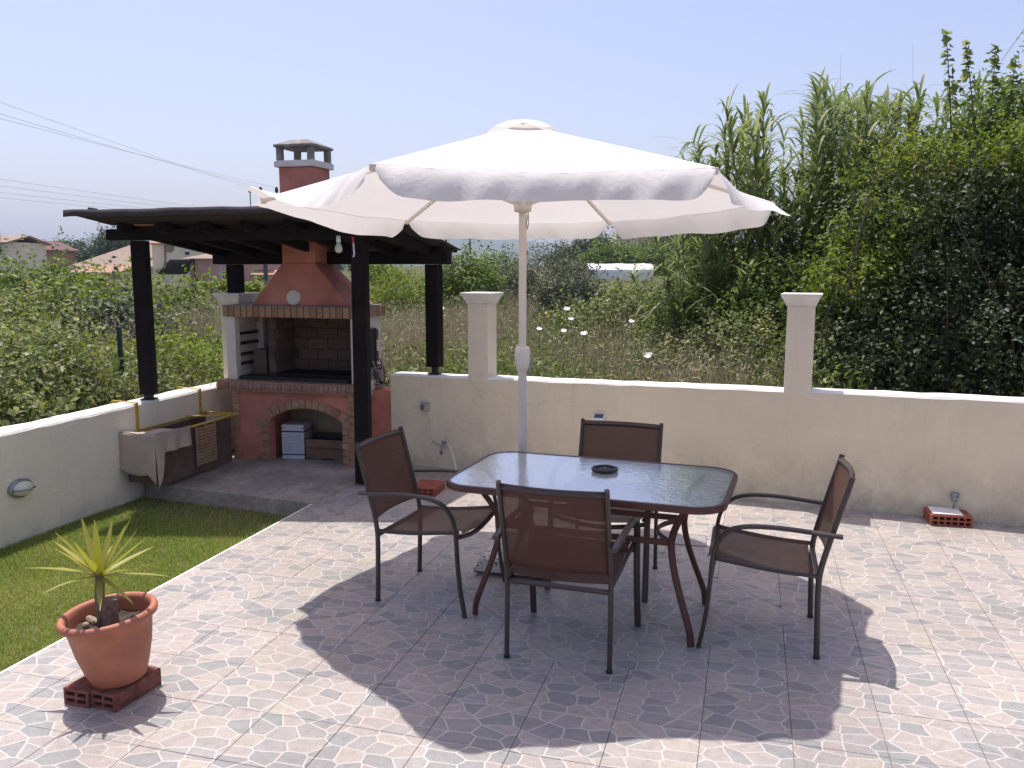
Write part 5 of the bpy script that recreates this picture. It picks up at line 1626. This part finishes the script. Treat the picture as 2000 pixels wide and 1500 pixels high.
# upright leafy shoots that stand out against the sky
sh = thing('climbing_shoots', 'upright leafy shoots standing against the sky at the top right', 'climber', (5.0, 9.2, 2.6))
rng = np.random.default_rng(77)
for (bx, by, tx, ty) in ((1858, 215, 1848, 62), (1905, 215, 1886, 82), (1930, 230, 1945, 90), (1962, 240, 1985, 110), (1988, 260, 2010, 130)):
    b = at(bx, by + 40, 9.2) - Vector((5.0, 9.2, 2.6)); t = at(tx, ty, 9.2) - Vector((5.0, 9.2, 2.6))
    MB().tube([b, b.lerp(t, .5) + Vector((0.02, 0.03, 0)), t], [0.008, 0.006, 0.003], 5).build('shoot_stem', M['twig'], sh)
    n = 46
    q = np.linspace(0.05, 1.0, n)
    P = np.array(b)[None] * (1-q)[:, None] + np.array(t)[None] * q[:, None]
    az = np.arange(n) * 2.4 + rng.uniform(-.4, .4, n)
    off = np.stack([np.cos(az), np.sin(az), np.zeros(n)], 1)
    P = P + off * (0.060 * (1.15 - 0.75*q))[:, None]
    N = unit(off * 0.5 + np.array([0, 0, 0.9]) + rng.normal(size=(n, 3)) * 0.4)
    V, F = leaf_arrays(rng, P, N, 0.085, 0.95)
    link_mesh('shoot_leaves', np_mesh('shoot_leaves', V, F, M['reed_leaf'], {'rnd': np.repeat(rng.random(n), 2)}), sh)

# ---------------------------------------------------------------- giant reeds
def reed_variant(seed, h):
    rng = np.random.default_rng(seed)
    ln = rng.uniform(-0.55, 0.55, 2)
    zc = np.linspace(0, h, 9)
    cx = ln[0] * (zc/h)**1.8; cy = ln[1] * (zc/h)**1.8
    culm = MB().tube(list(zip(cx, cy, zc)), [0.013*(1 - 0.75*z/h) for z in zc], 6).mesh('culm', M['culm'], True)
    n = int(h * 19)
    z = np.sort(rng.uniform(0.25, 1.0, n)) * h
    az = np.arange(n) * math.pi + rng.normal(0, 0.7, n) + seed
    L = rng.uniform(0.48, 0.82, n) * np.clip(1.25 - 0.55 * z/h, 0.5, 1.1)
    el = np.radians(rng.uniform(30, 70, n)) + 0.22 * (z/h)
    dr = rng.uniform(0.30, 0.95, n)
    Wd = rng.uniform(0.030, 0.055, n)
    K = 6
    Vs, Fs, Rs = [], [], []
    rr = rng.random(n)
    for i in range(n):
        b = np.array([ln[0]*(z[i]/h)**1.8, ln[1]*(z[i]/h)**1.8, z[i]])
        d = np.array([math.cos(az[i]), math.sin(az[i]), 0]); s = np.array([-d[1], d[0], 0])
        o = len(Vs)
        for k_ in range(K + 1):
            q = k_ / K
            p = b + d * (L[i]*q*math.cos(el[i])*(1 + 0.35*q)) + np.array([0, 0, L[i]*q*math.sin(el[i]) - dr[i]*L[i]*q*q])
            w = Wd[i] * 0.5 * (0.55 + 1.1*q) * (1 - q**1.8) + 0.0008
            Vs += [p - s*w + np.array([0, 0, 0.3*w]), p + s*w + np.array([0, 0, 0.3*w])]
        for k_ in range(K):
            Fs.append((o + 2*k_, o + 2*k_ + 1, o + 2*k_ + 3, o + 2*k_ + 2)); Rs.append(min(1, rr[i] * 0.93 + (0.07 if z[i] < 0.35*h else 0)))
    fol = np_mesh('leaves', np.array(Vs), np.array(Fs), M['reed_leaf'], {'rnd': np.array(Rs)}, True)
    return culm, fol
variants = [reed_variant(200 + i, h) for i, h in enumerate((3.0, 3.3, 3.6, 3.9, 2.6, 2.2, 3.4))]
gC = 'giant reeds of the stand behind the right pillar'
rr_ = random.Random(15)
def reed(x, y, vi, sc=1.0):
    t = thing('giant_reed', 'tall green giant reed in the dense stand behind the right pillar', 'reed', (x, y, gz(x, y) - 0.05), rr_.uniform(0, 6.28), gC)
    t.scale = (1, 1, sc)
    link_mesh('culm', variants[vi][0], t); link_mesh('leaves', variants[vi][1], t)
reeds = []
for q in range(165):
    px = rr_.uniform(1340, 1760) if q % 4 else rr_.uniform(1700, 1930); Y = rr_.uniform(9.6, 12.6)
    topy = np.interp(px, [1330, 1380, 1440, 1500, 1560, 1620, 1680, 1750, 1850, 1900], [330, 285, 235, 195, 235, 165, 190, 200, 150, 165]) - 32 + rr_.uniform(-10, 190) * (1 if rr_.random() < 0.70 else 0.1)
    reeds.append((px, Y, topy))
for px, Y, topy in reeds:
    c = at(px, topy, Y)
    zb = gz(c.x, Y) - 0.05
    want = c.z - zb
    if want < 1.0: continue
    hs = (3.0, 3.3, 3.6, 3.9, 2.6, 2.2, 3.4)
    vi = min(range(7), key=lambda i_: abs(hs[i_] + 0.25 - want) + rr_.uniform(0, 0.5))
    reed(c.x, Y, vi, want / (hs[vi] + 0.22))
# lower reeds and drooping leaves at the front of the stand
for q in range(26):
    px = rr_.uniform(1300, 1600); Y = rr_.uniform(9.2, 10.6)
    c = at(px, rr_.uniform(400, 560), Y)
    reed(c.x, Y, 5 if q % 2 else 4, max(0.5, (c.z - gz(c.x, Y)) / (2.4 if q % 2 else 2.8)))
for q, (px, y0, y1) in enumerate(((1478, 240, 178), (1641, 170, 105), (1785, 140, 85))):
    b, t = at(px, y0 + 250, 11.5), at(px + 4 - 3*q % 7, y1, 11.5)
    w = thing('bare_reed_tip', 'thin bare reed stem rising above the reed stand', 'reed', (b.x, b.y, b.z), 0, 'bare reed tips above the stand')
    MB().tube([(0, 0, 0), ((t.x-b.x)*.5, 0.01, (t.z-b.z)*.5), (t.x-b.x, 0, t.z-b.z)], [0.0035, 0.0025, 0.0010], 5).build('stem', plain('bare_reed_stem', (0.30, 0.27, 0.16), 0.7), w)

# ---------------------------------------------------------------- dry grass and weeds of the field
rng = np.random.default_rng(12)
def field_points(n, y0, y1, xl, xr, pw=1.6):
    Y = y0 + (y1 - y0) * rng.random(n) ** pw
    X = (xl + (xr - xl) * rng.random(n)) * Y
    db = (X-WP.x)*WN.x + (Y-WP.y)*WN.y; dl = (X-LP.x)*LN.x + (Y-LP.y)*LN.y
    k_ = np.maximum(db, dl) > 0.32
    return X[k_], Y[k_]
X, Y = field_points(105000, 7.2, 30, -0.62, 0.36)
pt_ = np.sin(X*1.3 + 0.6*Y) * np.cos(Y*0.8 - 0.5*X) + 0.5*np.sin(X*3.1) * np.sin(Y*2.3)
kp = rng.random(len(X)) < np.clip(0.62 + 0.45*pt_, 0.12, 1)
X, Y, pt_ = X[kp], Y[kp], pt_[kp]
H = (0.55 + 0.55 * rng.random(len(X))) * np.clip(0.92 + 0.16*pt_, 0.6, 1.2) * np.interp(Y, [7, 9, 12, 30], [0.85, 0.95, 1.0, 0.95])
W = rng.uniform(0.0035, 0.007, len(X)) * np.clip(Y/9.5, 0.8, 3)
P = np.stack([X, Y, ground(X, Y) - 0.02], 1)
V, F, R = blades(P, H, W, rng, 0.55)
# drooping seed heads on part of the stems
tips = V.reshape(-1, 5, 3)[:, 4]
sel = rng.random(len(tips)) < 0.42
T_ = tips[sel]
Nn = unit(rng.normal(size=T_.shape) * 0.8 + np.array([0, -0.4, 0.2]))
V2, F2 = leaf_arrays(rng, T_ - np.array([0, 0, 0.03]), Nn, 0.055 * 1.0, 0.20)
Vt = np.concatenate([V, V2]); Ft = np.concatenate([F, F2 + len(V)]); Rt = np.concatenate([R, np.repeat(0.35 + 0.65*rng.random(len(T_)), 2)])
tag(link_mesh('dry_grass', np_mesh('dry_grass', Vt, Ft, M['straw'], {'rnd': Rt})), 'tall dry straw coloured grass filling the field behind the walls', 'grass', kind='stuff')
X, Y = field_points(36000, 7.2, 20, -0.60, 0.42)
pt_ = np.sin(X*1.7 + 2 + 0.4*Y) * np.cos(Y*1.1)
kp = rng.random(len(X)) < np.clip(0.40 + 0.6*pt_, 0.10, 1)
X, Y = X[kp], Y[kp]
n = len(X)
Zs = ground(X, Y)
h = rng.uniform(0.35, 0.90, n)
V, F, R = blades(np.stack([X, Y, Zs - 0.02], 1), h, rng.uniform(0.006, 0.012, n), rng, 0.5)
C = np.repeat(np.stack([X, Y, Zs], 1), 4, 0); C[:, 2] += np.repeat(h, 4) * rng.uniform(0.3, 1.0, 4*n); C[:, :2] += rng.normal(0, 0.05, (4*n, 2))
V2, F2 = leaf_arrays(rng, C, unit(rng.normal(size=C.shape)*0.7 + np.array([0, -0.2, 0.7])), 0.065, 0.35)
tag(link_mesh('green_weeds', np_mesh('green_weeds', np.concatenate([V, V2]), np.concatenate([F, F2 + len(V)]), M['weed_leaf'], {'rnd': np.concatenate([R, np.repeat(rng.random(4*n), 2)])})), 'green weeds growing among the dry grass of the field', 'weeds', kind='stuff')

# wild carrots
M['umbel'] = plain('white_umbel', (0.80, 0.80, 0.74), 0.8, 0.1, 40)
for q, (px, py, Y, r_, lab) in enumerate([(1107, 604, 9.6, .042, 'white wild carrot flower, topmost of those right of the pole'), (1115, 624, 9.2, .036, 'white wild carrot flower just below the topmost one'), (1101, 647, 8.9, .034, 'white wild carrot flower lower left of the group right of the pole'),
        (1140, 652, 8.9, .042, 'white wild carrot flower lower right of the group right of the pole'), (1053, 643, 9.1, .034, 'white wild carrot flower close to the parasol pole'), (1233, 628, 9.4, .036, 'white wild carrot flower halfway to the reeds'),
        (1266, 695, 8.2, .050, 'large white wild carrot flower above the wall left of the right pillar'), (862, 604, 9.6, .036, 'white wild carrot flower left of the pillar beside the umbrella pole')]):
    c = at(px, py, Y); zb = gz(c.x, Y)
    t = thing('wild_carrot', lab, 'flower', (c.x, Y, zb), 0, 'wild carrot flowers in the field')
    MB().tube([(0.03, 0.02, 0), (0.01, 0.01, (c.z-zb)*.6), (0, 0, c.z - zb - 0.02)], [0.006, 0.005, 0.004], 5).build('stem', M['culm'], t)
    hd = MB(); rq = random.Random(q)
    for i in range(30):
        a_, rr2 = i*2.4, 0.8 * r_ * math.sqrt((i + .5) / 30) * rq.uniform(0.85, 1.15)
        hd.lathe([(0.0, 0.004), (0.007, 0.003), (0.009, 0.0), (0.0, -0.003)], 6, (rr2*math.cos(a_), rr2*math.sin(a_), 0.014*(rr2/r_)**2 + rq.uniform(-.003, .003)))
        hd.tube([(0, 0, -0.028), (rr2*math.cos(a_), rr2*math.sin(a_), -0.001)], 0.0012, 3, False)
    hd.build('flower_head', M['umbel'], t, loc=(0, 0, c.z - zb), rot=(rq.uniform(0.25, 0.6), rq.uniform(-0.25, 0.25), 0))
fp = thing('fence_post', 'thin dark green metal post among the brambles left of the pergola', 'post', (*at(236, 700, 7.75)[:2], 0.2))
pz = at(236, 638, 7.75).z - 0.2
MB().box(-0.018, -0.018, -0.3, 0.018, 0.018, pz).build('upright', plain('dark_green_paint', (0.02, 0.035, 0.025), 0.6), fp, bevel=0.003)
pk = thing('pink_rose', 'small pink rose blooming low in the brambles at the left edge', 'flower', at(12, 803, 6.35))
pkm = leafmat('pink_petal', [(0.0, (0.55, 0.20, 0.24)), (1.0, (0.70, 0.36, 0.38))], 0.3, 0.6, 0.2, (1.1, 0.9, 0.9))
rng2 = np.random.default_rng(3)
Cp = rng2.normal(size=(16, 3)) * 0.010
V, F = leaf_arrays(rng2, Cp, unit(Cp + np.array([0, -0.01, 0.006])), 0.026, 0.9)
link_mesh('petals', np_mesh('petals', V, F, pkm, {'rnd': np.repeat(rng2.random(16), 2)}), pk)
MB().tube([(0, 0, -0.01), (0.01, 0.02, -0.2), (0.0, 0.05, -0.45)], 0.004, 5).build('stem', M['culm'], pk)

# ---------------------------------------------------------------- houses beyond the field
M['pink_house'] = plain('pink_house_render', (0.74, 0.40, 0.37), 0.9, 0.08, 0.6, world_co=True)
M['red_house'] = plain('red_house_render', (0.52, 0.19, 0.17), 0.9, 0.08, 0.6, world_co=True)
M['cream_house'] = plain('cream_house_render', (0.80, 0.71, 0.54), 0.9, 0.08, 0.5, world_co=True)
M['old_tile'] = plain('weathered_roof_tile', (0.27, 0.20, 0.155), 0.9, 0.25, 3, 0.6, 12, world_co=True)
M['orange_tile'] = plain('orange_roof_tile', (0.38, 0.21, 0.135), 0.9, 0.25, 6, 0.6, 14, world_co=True)
M['window_dark'] = plain('dark_window_glass', (0.02, 0.025, 0.03), 0.15, 0.1)
M['house_white'] = plain('house_white_trim', (0.70, 0.68, 0.64), 0.8, 0.05)
def house(name, label, Y, x0, x1, ybase, yeave, depth, wall, rooftype, ridge, roofmat, over=0.35, ridge_px=None):
    """a house whose camera side spans photo columns x0..x1 at distance Y"""
    a = at(x0, yeave, Y); b = at(x1, yeave, Y)
    zb = at(x0, ybase, Y).z
    t = thing(name, label, 'house', (a.x, Y, zb))
    w, h = b.x - a.x, a.z - zb
    MB().box(0, 0, -1.5, w, depth, h).build('wall', wall, t)
    rz = at(x0, ridge, Y + depth/2).z - zb
    r = MB()
    o = over
    if rooftype == 'hip':
        rx0, rx1 = w*0.5 - max(0.2, w*0.5 - depth*0.45), w*0.5 + max(0.2, w*0.5 - depth*0.45)
        if ridge_px: rx0, rx1 = [at(q, ridge, Y + depth/2).x - a.x for q in ridge_px]
        P = [(-o, -o, h), (w+o, -o, h), (w+o, depth+o, h), (-o, depth+o, h), (rx0, depth/2, rz), (rx1, depth/2, rz)]
        r.add(P, [(0, 1, 5, 4), (1, 2, 5), (2, 3, 4, 5), (3, 0, 4), (3, 2, 1, 0)])
    elif rooftype == 'gable_front':
        P = [(-o, -o, h - 0.05), (w/2, -o, rz), (w+o, -o, h - 0.05), (-o, depth+o, h - 0.05), (w/2, depth+o, rz), (w+o, depth+o, h - 0.05)]
        P += [(p[0], p[1], p[2] - 0.15) for p in P]
        r.add(P, [(0, 1, 4, 3), (1, 2, 5, 4), (6, 9, 10, 7), (7, 10, 11, 8), (0, 6, 7, 1), (1, 7, 8, 2), (3, 4, 10, 9), (4, 5, 11, 10), (0, 3, 9, 6), (2, 8, 11, 5)])
        MB().add([(0, 0, h), (w, 0, h), (w/2, 0, rz - 0.12), (0, 0.1, h), (w, 0.1, h), (w/2, 0.1, rz - 0.12)], [(0, 1, 2), (5, 4, 3), (0, 2, 5, 3), (1, 4, 5, 2)]).build('gable', wall, t)
    elif rooftype == 'gable_side':
        P = [(-o, -o, h - 0.05), (w+o, -o, h - 0.05), (w+o, depth/2, rz), (-o, depth/2, rz), (w+o, depth+o, h - 0.05), (-o, depth+o, h - 0.05)]
        P += [(p[0], p[1], p[2] - 0.15) for p in P]
        r.add(P, [(0, 1, 2, 3), (3, 2, 4, 5), (6, 9, 8, 7), (9, 11, 10, 8), (0, 6, 7, 1), (4, 10, 11, 5), (1, 7, 8, 2), (2, 8, 10, 4), (0, 3, 9, 6), (3, 5, 11, 9)])
    else:
        r.box(-o, -o, h, w+o, depth+o, h + 0.2)
    rf = r.build('roof', roofmat, t)
    return t, w, h, zb, rf, a
def window(t, a, Y, x0, y0, x1, y1, frame=0.08, shutters=None):
    p, q = at(x0, y1, Y), at(x1, y0, Y)
    X0, Z0, X1, Z1 = p.x - t.location.x, p.z - t.location.z, q.x - t.location.x, q.z - t.location.z
    f = MB()
    f.box(X0, -0.06, Z0, X0 + frame, -0.002, Z1); f.box(X1 - frame, -0.06, Z0, X1, -0.002, Z1)
    f.box(X0 + frame, -0.06, Z0, X1 - frame, -0.002, Z0 + frame); f.box(X0 + frame, -0.06, Z1 - frame, X1 - frame, -0.002, Z1)
    fo = f.build('window', M['house_white'], t)
    MB().box(X0 + frame, -0.03, Z0 + frame, X1 - frame, -0.004, Z1 - frame).build('pane', shutters or M['window_dark'], fo)
t, w, h, zb, rf, a = house('pink_house', 'pink single storey house with porch behind the pergola', 62, 370, 520, 596, 505, 6, M['pink_house'], 'hip', 484, M['old_tile'], 0.5)
window(t, a, 62, 432, 525, 447, 550, 0.14); window(t, a, 62, 500, 538, 512, 556, 0.14)
P1, P2 = at(333, 536, 60), at(372, 512, 60)
MB().hexa([(P1.x - t.location.x, -4.0, P1.z - zb), (0.2, -4.0, P2.z - zb), (0.2, 1.0, P2.z - zb), (P1.x - t.location.x, 1.0, P1.z - zb)],
          [(P1.x - t.location.x, -4.0, P1.z - zb + .18), (0.2, -4.0, P2.z - zb + .18), (0.2, 1.0, P2.z - zb + .18), (P1.x - t.location.x, 1.0, P1.z - zb + .18)]).build('porch_roof', M['dark_board'], t)
MB().box(P1.x - t.location.x + 0.2, -3.8, -1, P1.x - t.location.x + 0.75, -3.3, P1.z - zb).build('porch_column', M['cream_house'], t)
MB().tube([(0.35, -0.08, h), (0.35, -0.08, h*0.55), (1.4, -0.08, h*0.50)], 0.06, 6).build('drainpipe', M['dark_board'], t)
MB().hexa([(4.7, -1.2, h*0.62), (6.6, -1.2, h*0.62), (6.6, 0, h*0.72), (4.7, 0, h*0.72)], [(4.7, -1.2, h*0.66), (6.6, -1.2, h*0.66), (6.6, 0, h*0.76), (4.7, 0, h*0.76)]).build('awning', M['orange_tile'], t)
t, w, h, zb, rf, a = house('cream_hall', 'cream hall with broad weathered hipped roof left of the pergola post', 100, 150, 372, 570, 521, 14, M['cream_house'], 'hip', 474, M['old_tile'], 0.8, (268, 300))
t, w, h, zb, rf, a = house('cream_block', 'tall cream block with small round window seen under the pergola beam', 92, 296, 392, 570, 474, 5, M['cream_house'], 'gable_side', 462, M['orange_tile'], 0.3)
cx_ = at(331, 484, 92)
MB().lathe([(0.0, 0.12), (0.42, 0.12), (0.5, 0.06), (0.5, 0.0)], 20).build('round_window', M['old_tile'], t, loc=(cx_.x - t.location.x, -0.01, cx_.z - zb), rot=(math.pi/2, 0, 0))
window(t, a, 92, 360, 490, 372, 500, 0.1); window(t, a, 92, 318, 510, 330, 520, 0.15)
MB().tube([(1.4, -0.1, -1), (1.4, -0.1, h)], 0.09, 6).build('drainpipe', M['old_tile'], t)
t, w, h, zb, rf, a = house('low_building', 'low building with orange tiled roof in front of the cream hall', 84, 142, 228, 560, 531, 6, M['cream_house'], 'gable_side', 518, M['orange_tile'], 0.4)
t, w, h, zb, rf, a = house('red_house', 'dark red gabled house with two chimneys at the far left', 120, 12, 82, 560, 487, 9, M['red_house'], 'gable_front', 470, plain('dark_red_tile', (0.16, 0.075, 0.065), 0.9, 0.2, 2, world_co=True), 0.5)
for px in (24, 43):
    c = at(px, 462 if px == 24 else 458, 122)
    MB().box(c.x - t.location.x - (0.35 if px == 24 else 0.15), 2.0, h - 0.5, c.x - t.location.x + (0.35 if px == 24 else 0.15), 2.6, c.z - zb).build('chimney', M['old_concrete'], rf)
t, w, h, zb, rf, a = house('tall_house', 'tall grey house cut off by the left edge of the photo', 80, -60, 9, 560, 472, 7, M['cream_house'], 'gable_side', 460, M['old_tile'], 0.4)
c = at(-2, 426, 82)
MB().box(c.x - t.location.x - 0.3, 1.0, h, c.x - t.location.x + 0.25, 1.6, c.z - zb).build('chimney', M['cream_house'], rf)
window(t, a, 80, -10, 480, 6, 500, 0.12)
t, w, h, zb, rf, a = house('hillside_house', 'pink hillside house with white balcony seen below the parasol', 125, 1243, 1318, 490, 447, 9, M['pink_house'], 'hip', 428, M['orange_tile'], 0.5)
bal = MB()
for px in (1210, 1222, 1233, 1243):
    c = at(px, 470, 123)
    bal.box(c.x - t.location.x - 0.14, -2.2, -1, c.x - t.location.x + 0.14, -1.9, at(px, 447, 123).z - zb)
c0, c1 = at(1207, 446, 123), at(1246, 446, 123)
bal.box(c0.x - t.location.x, -2.4, c0.z - zb, c1.x - t.location.x, 0.5, c0.z - zb + 0.25)
bal.box(c0.x - t.location.x, -2.3, at(1207, 460, 123).z - zb, c1.x - t.location.x, -2.1, at(1207, 460, 123).z - zb + 0.2)
bal.build('balcony', M['house_white'], t)
MB().box(c0.x - t.location.x, -0.2, -1, 0.0, 5, c0.z - zb).build('side_wing', M['cream_house'], t)
for px in (1262, 1290):
    window(t, a, 125, px, 455, px + 9, 466, 0.15)
# white polytunnel
c0, c1 = at(1150, 531, 58), at(1276, 531, 58)
g = thing('greenhouse', 'low white plastic greenhouse beyond the brambles', 'greenhouse', (c0.x, 58, c0.z - 0.5))
gm = MB(); Wg = c1.x - c0.x
rows = []
for i in range(13):
    t_ = math.pi * i / 12
    rows.append([(Wg * j / 8, 1.3 - 1.3*math.cos(t_), 0.5 + 0.55*math.sin(t_) + 0.02*math.sin(j*2)) for j in range(9)])
gm.grid(rows)
gm.box(0, 0, 0, Wg, 2.6, 0.5)
gm.build('plastic_cover', plain('white_polythene', (0.78, 0.78, 0.78), 0.5, 0.06), g)
for j in range(5):
    MB().tube([(Wg*j/4, 1.3 - 1.32*math.cos(math.pi*i/12), 0.5 + 0.57*math.sin(math.pi*i/12)) for i in range(13)], 0.03, 5).build('hoop', M['grey_metal'], g)

# far trees along the horizon
gF = 'far trees on the horizon'
rf_ = random.Random(44)
far = [(95, 482, 150, 5), (118, 470, 160, 6), (150, 472, 165, 6), (175, 478, 150, 5), (212, 446, 135, 4.0), (228, 452, 130, 4), (40, 492, 140, 4), (250, 470, 150, 5), (700, 505, 130, 4), (640, 505, 120, 4), (1090, 488, 105, 3.4), (1130, 480, 100, 3), (1375, 470, 100, 5), (1450, 470, 110, 5), (1560, 480, 120, 6), (1700, 480, 130, 6), (1900, 480, 130, 7), (560, 505, 140, 4), (460, 500, 150, 5), (1290, 470, 105, 3)]
vs_c = []
for i in range(5):
    rng3 = np.random.default_rng(300 + i)
    C, N, cr = crown_points(rng3, [(0, 0, 0.55, 0.42, 0.42, 0.42), (0.22, 0.1, 0.48, 0.3, 0.3, 0.32), (-0.24, -0.1, 0.5, 0.3, 0.3, 0.3), (0.0, 0.0, 0.28, 0.36, 0.36, 0.26)], 360, 9, 0.05, 0.55, 0.5)
    V, F = leaf_arrays(rng3, C, N, 0.075, 0.7)
    crown_me = np_mesh('crown', V, F, M['dark_leaf'], {'rnd': np.repeat(0.6*cr + 0.4*rng3.random(len(C)), 2)})
    tm = MB().tube([(0, 0, -0.1), (0.01, 0, 0.2), (0.0, 0.01, 0.6)], [0.05, 0.04, 0.02], 7)
    for q in range(4):
        tm.tube([(0, 0, 0.2 + .05*q), (0.15*math.cos(q*1.7), 0.15*math.sin(q*1.7), 0.45 + .05*q)], [0.02, 0.008], 5)
    vs_c.append((crown_me, tm.mesh('trunk', M['twig'], True)))
flab = {0: 'far dark tree above the low buildings left of the pergola', 4: 'taller dark tree just left of the pergola roof corner', 5: 'dark tree touching the pergola roof corner from behind'}
for i, (px, py, Y, w) in enumerate(far):
    c = at(px, py, Y); zb = min(gz(c.x, Y), c.z - 2.5)
    t = thing('far_tree', flab.get(i, 'far dark green tree on the horizon'), 'tree', (c.x, Y, zb), rf_.uniform(0, 6), gF)
    hh = c.z - zb
    t.scale = (max(w, hh*0.75), max(w, hh*0.75), hh / 0.98)
    link_mesh('crown', vs_c[i % 5][0], t); link_mesh('trunk', vs_c[i % 5][1], t)

# ---------------------------------------------------------------- power lines
M['wire'] = plain('power_wire', (0.32, 0.32, 0.34), 0.5, 0.1)
pole_wood = plain('pole_wood', (0.10, 0.085, 0.075), 0.9, 0.2)
pb = at(514, 412, 46)
up_ = thing('utility_pole', 'utility pole with three insulators behind the parasol edge', 'pole', (pb.x, 46, 0.3))
MB().tube([(0, 0, -0.5), (0, 0, pb.z - 0.3)], [0.13, 0.10], 8).build('shaft', pole_wood, up_)
MB().box(-0.85, -0.05, pb.z - 0.3 - 0.12, 0.85, 0.05, pb.z - 0.3).build('crossarm', pole_wood, up_)
ins = []
for px in (488, 509, 540):
    c = at(px, 367, 46)
    MB().lathe([(0.02, -1.25), (0.03, -0.25), (0.09, -0.22), (0.09, -0.05), (0.05, 0.05), (0.0, 0.06)], 10).build('insulator', M['black_plastic'], up_, loc=(c.x - pb.x, 0, c.z - 0.3))
    ins.append(c)
def wire(label, a, b, sag, r):
    m = Vector(a)
    t = thing('power_line', label, 'power line', m, 0, 'overhead power lines')
    pts = []
    for i in range(25):
        q = i / 24
        p = Vector(a).lerp(Vector(b), q) - m; p.z -= sag * 4 * q * (1-q)
        pts.append(p)
    MB().tube(pts, r, 5).build('conductor', M['wire'], t)
for i, (y0, y1) in enumerate(((130, 193), (152, 216), (161, 225))):
    e = at(0, y1, 24)
    d = (e - ins[i])
    s = ins[i] + d * 1.5
    wire(['highest of the upper power lines crossing the left sky', 'middle one of the upper power lines crossing the left sky', 'lowest of the upper power lines crossing the left sky'][i], s, ins[i], 0.10, 0.0055)
tp1, tp2 = at(871, 463, 95), at(918, 465, 110)
for q, (c, Y) in enumerate(((tp1, 95), (tp2, 110))):
    t = thing('utility_pole', ['far T shaped utility pole right of the pergola roof', 'farther T shaped utility pole nearer the parasol pole'][q], 'pole', (c.x, Y, 0.3))
    MB().tube([(0, 0, -0.5), (0, 0, c.z - 0.3)], [0.14, 0.10], 8).build('shaft', pole_wood, t)
    MB().box(-0.75, -0.06, c.z - 0.3 - 0.14, 0.75, 0.06, c.z - 0.3).build('crossarm', pole_wood, t)
for i, y0 in enumerate((342, 355, 368, 378)):
    e = at(0, y0, 38); b = tp1 + Vector((-0.7 + 0.45*i, 0, 0.02))
    d = e - b
    wire(['highest of the lower power lines above the pergola roof', 'second of the lower power lines above the pergola roof', 'third of the lower power lines above the pergola roof', 'lowest power line above the pergola roof'][i], b + d * 1.3, b, 0.25, 0.0065)
wire('short bit of power line at the top right corner', at(1955, 120, 20), at(2080, -60, 14), 0.02, 0.006)

# ---------------------------------------------------------------- mountain and air
prof = [(-900, 500), (-300, 490), (60, 478), (150, 468), (190, 457), (300, 440), (480, 424), (640, 418), (800, 422), (880, 440), (960, 456), (1040, 474), (1150, 492), (1400, 506), (2000, 512), (2800, 515)]
rm = random.Random(3)
rows = []
pxs = np.linspace(-900, 2800, 150)
for k_ in range(7):
    row = []
    for j, px in enumerate(pxs):
        yy = np.interp(px, [p[0] for p in prof], [p[1] for p in prof])
        q = [0, .3, .55, .78, 1.0, .5, 0][k_]
        Y = 1500 + 140 * k_
        ct = at(px, yy + 2.0*math.sin(j*1.1) + 1.2*math.sin(j*2.7), 2060)
        row.append(Vector((ct.x * Y / 2060, Y, -4 + (ct.z + 4) * q * (1 + 0.08*math.sin(j*1.9 + k_)*(q < 1)))))
    rows.append(row)
mk = plain('hill_scrub', (0.085, 0.095, 0.060), 0.95, 0.3, 0.004, world_co=True)
tag(MB().grid(rows).build('mountain', mk, smooth=True), kind='structure')

hz = NT('haze_air')
hz.t.nodes.remove(hz.b)
pv = hz.n('ShaderNodeVolumePrincipled'.replace('ShaderNode', '')) if False else hz.t.nodes.new('ShaderNodeVolumePrincipled')
pv.inputs['Color'].default_value = (0.62, 0.77, 1.0, 1)
pv.inputs['Density'].default_value = 0.00030
pv.inputs['Anisotropy'].default_value = 0.2
hz.l(pv.outputs[0], hz.out.inputs['Volume'])
hb = MB().box(-2900, -900, -8.0, 2900, 2900, 150.0).build('haze', hz.m)
tag(hb, kind='stuff')
hb.display_type = 'WIRE'
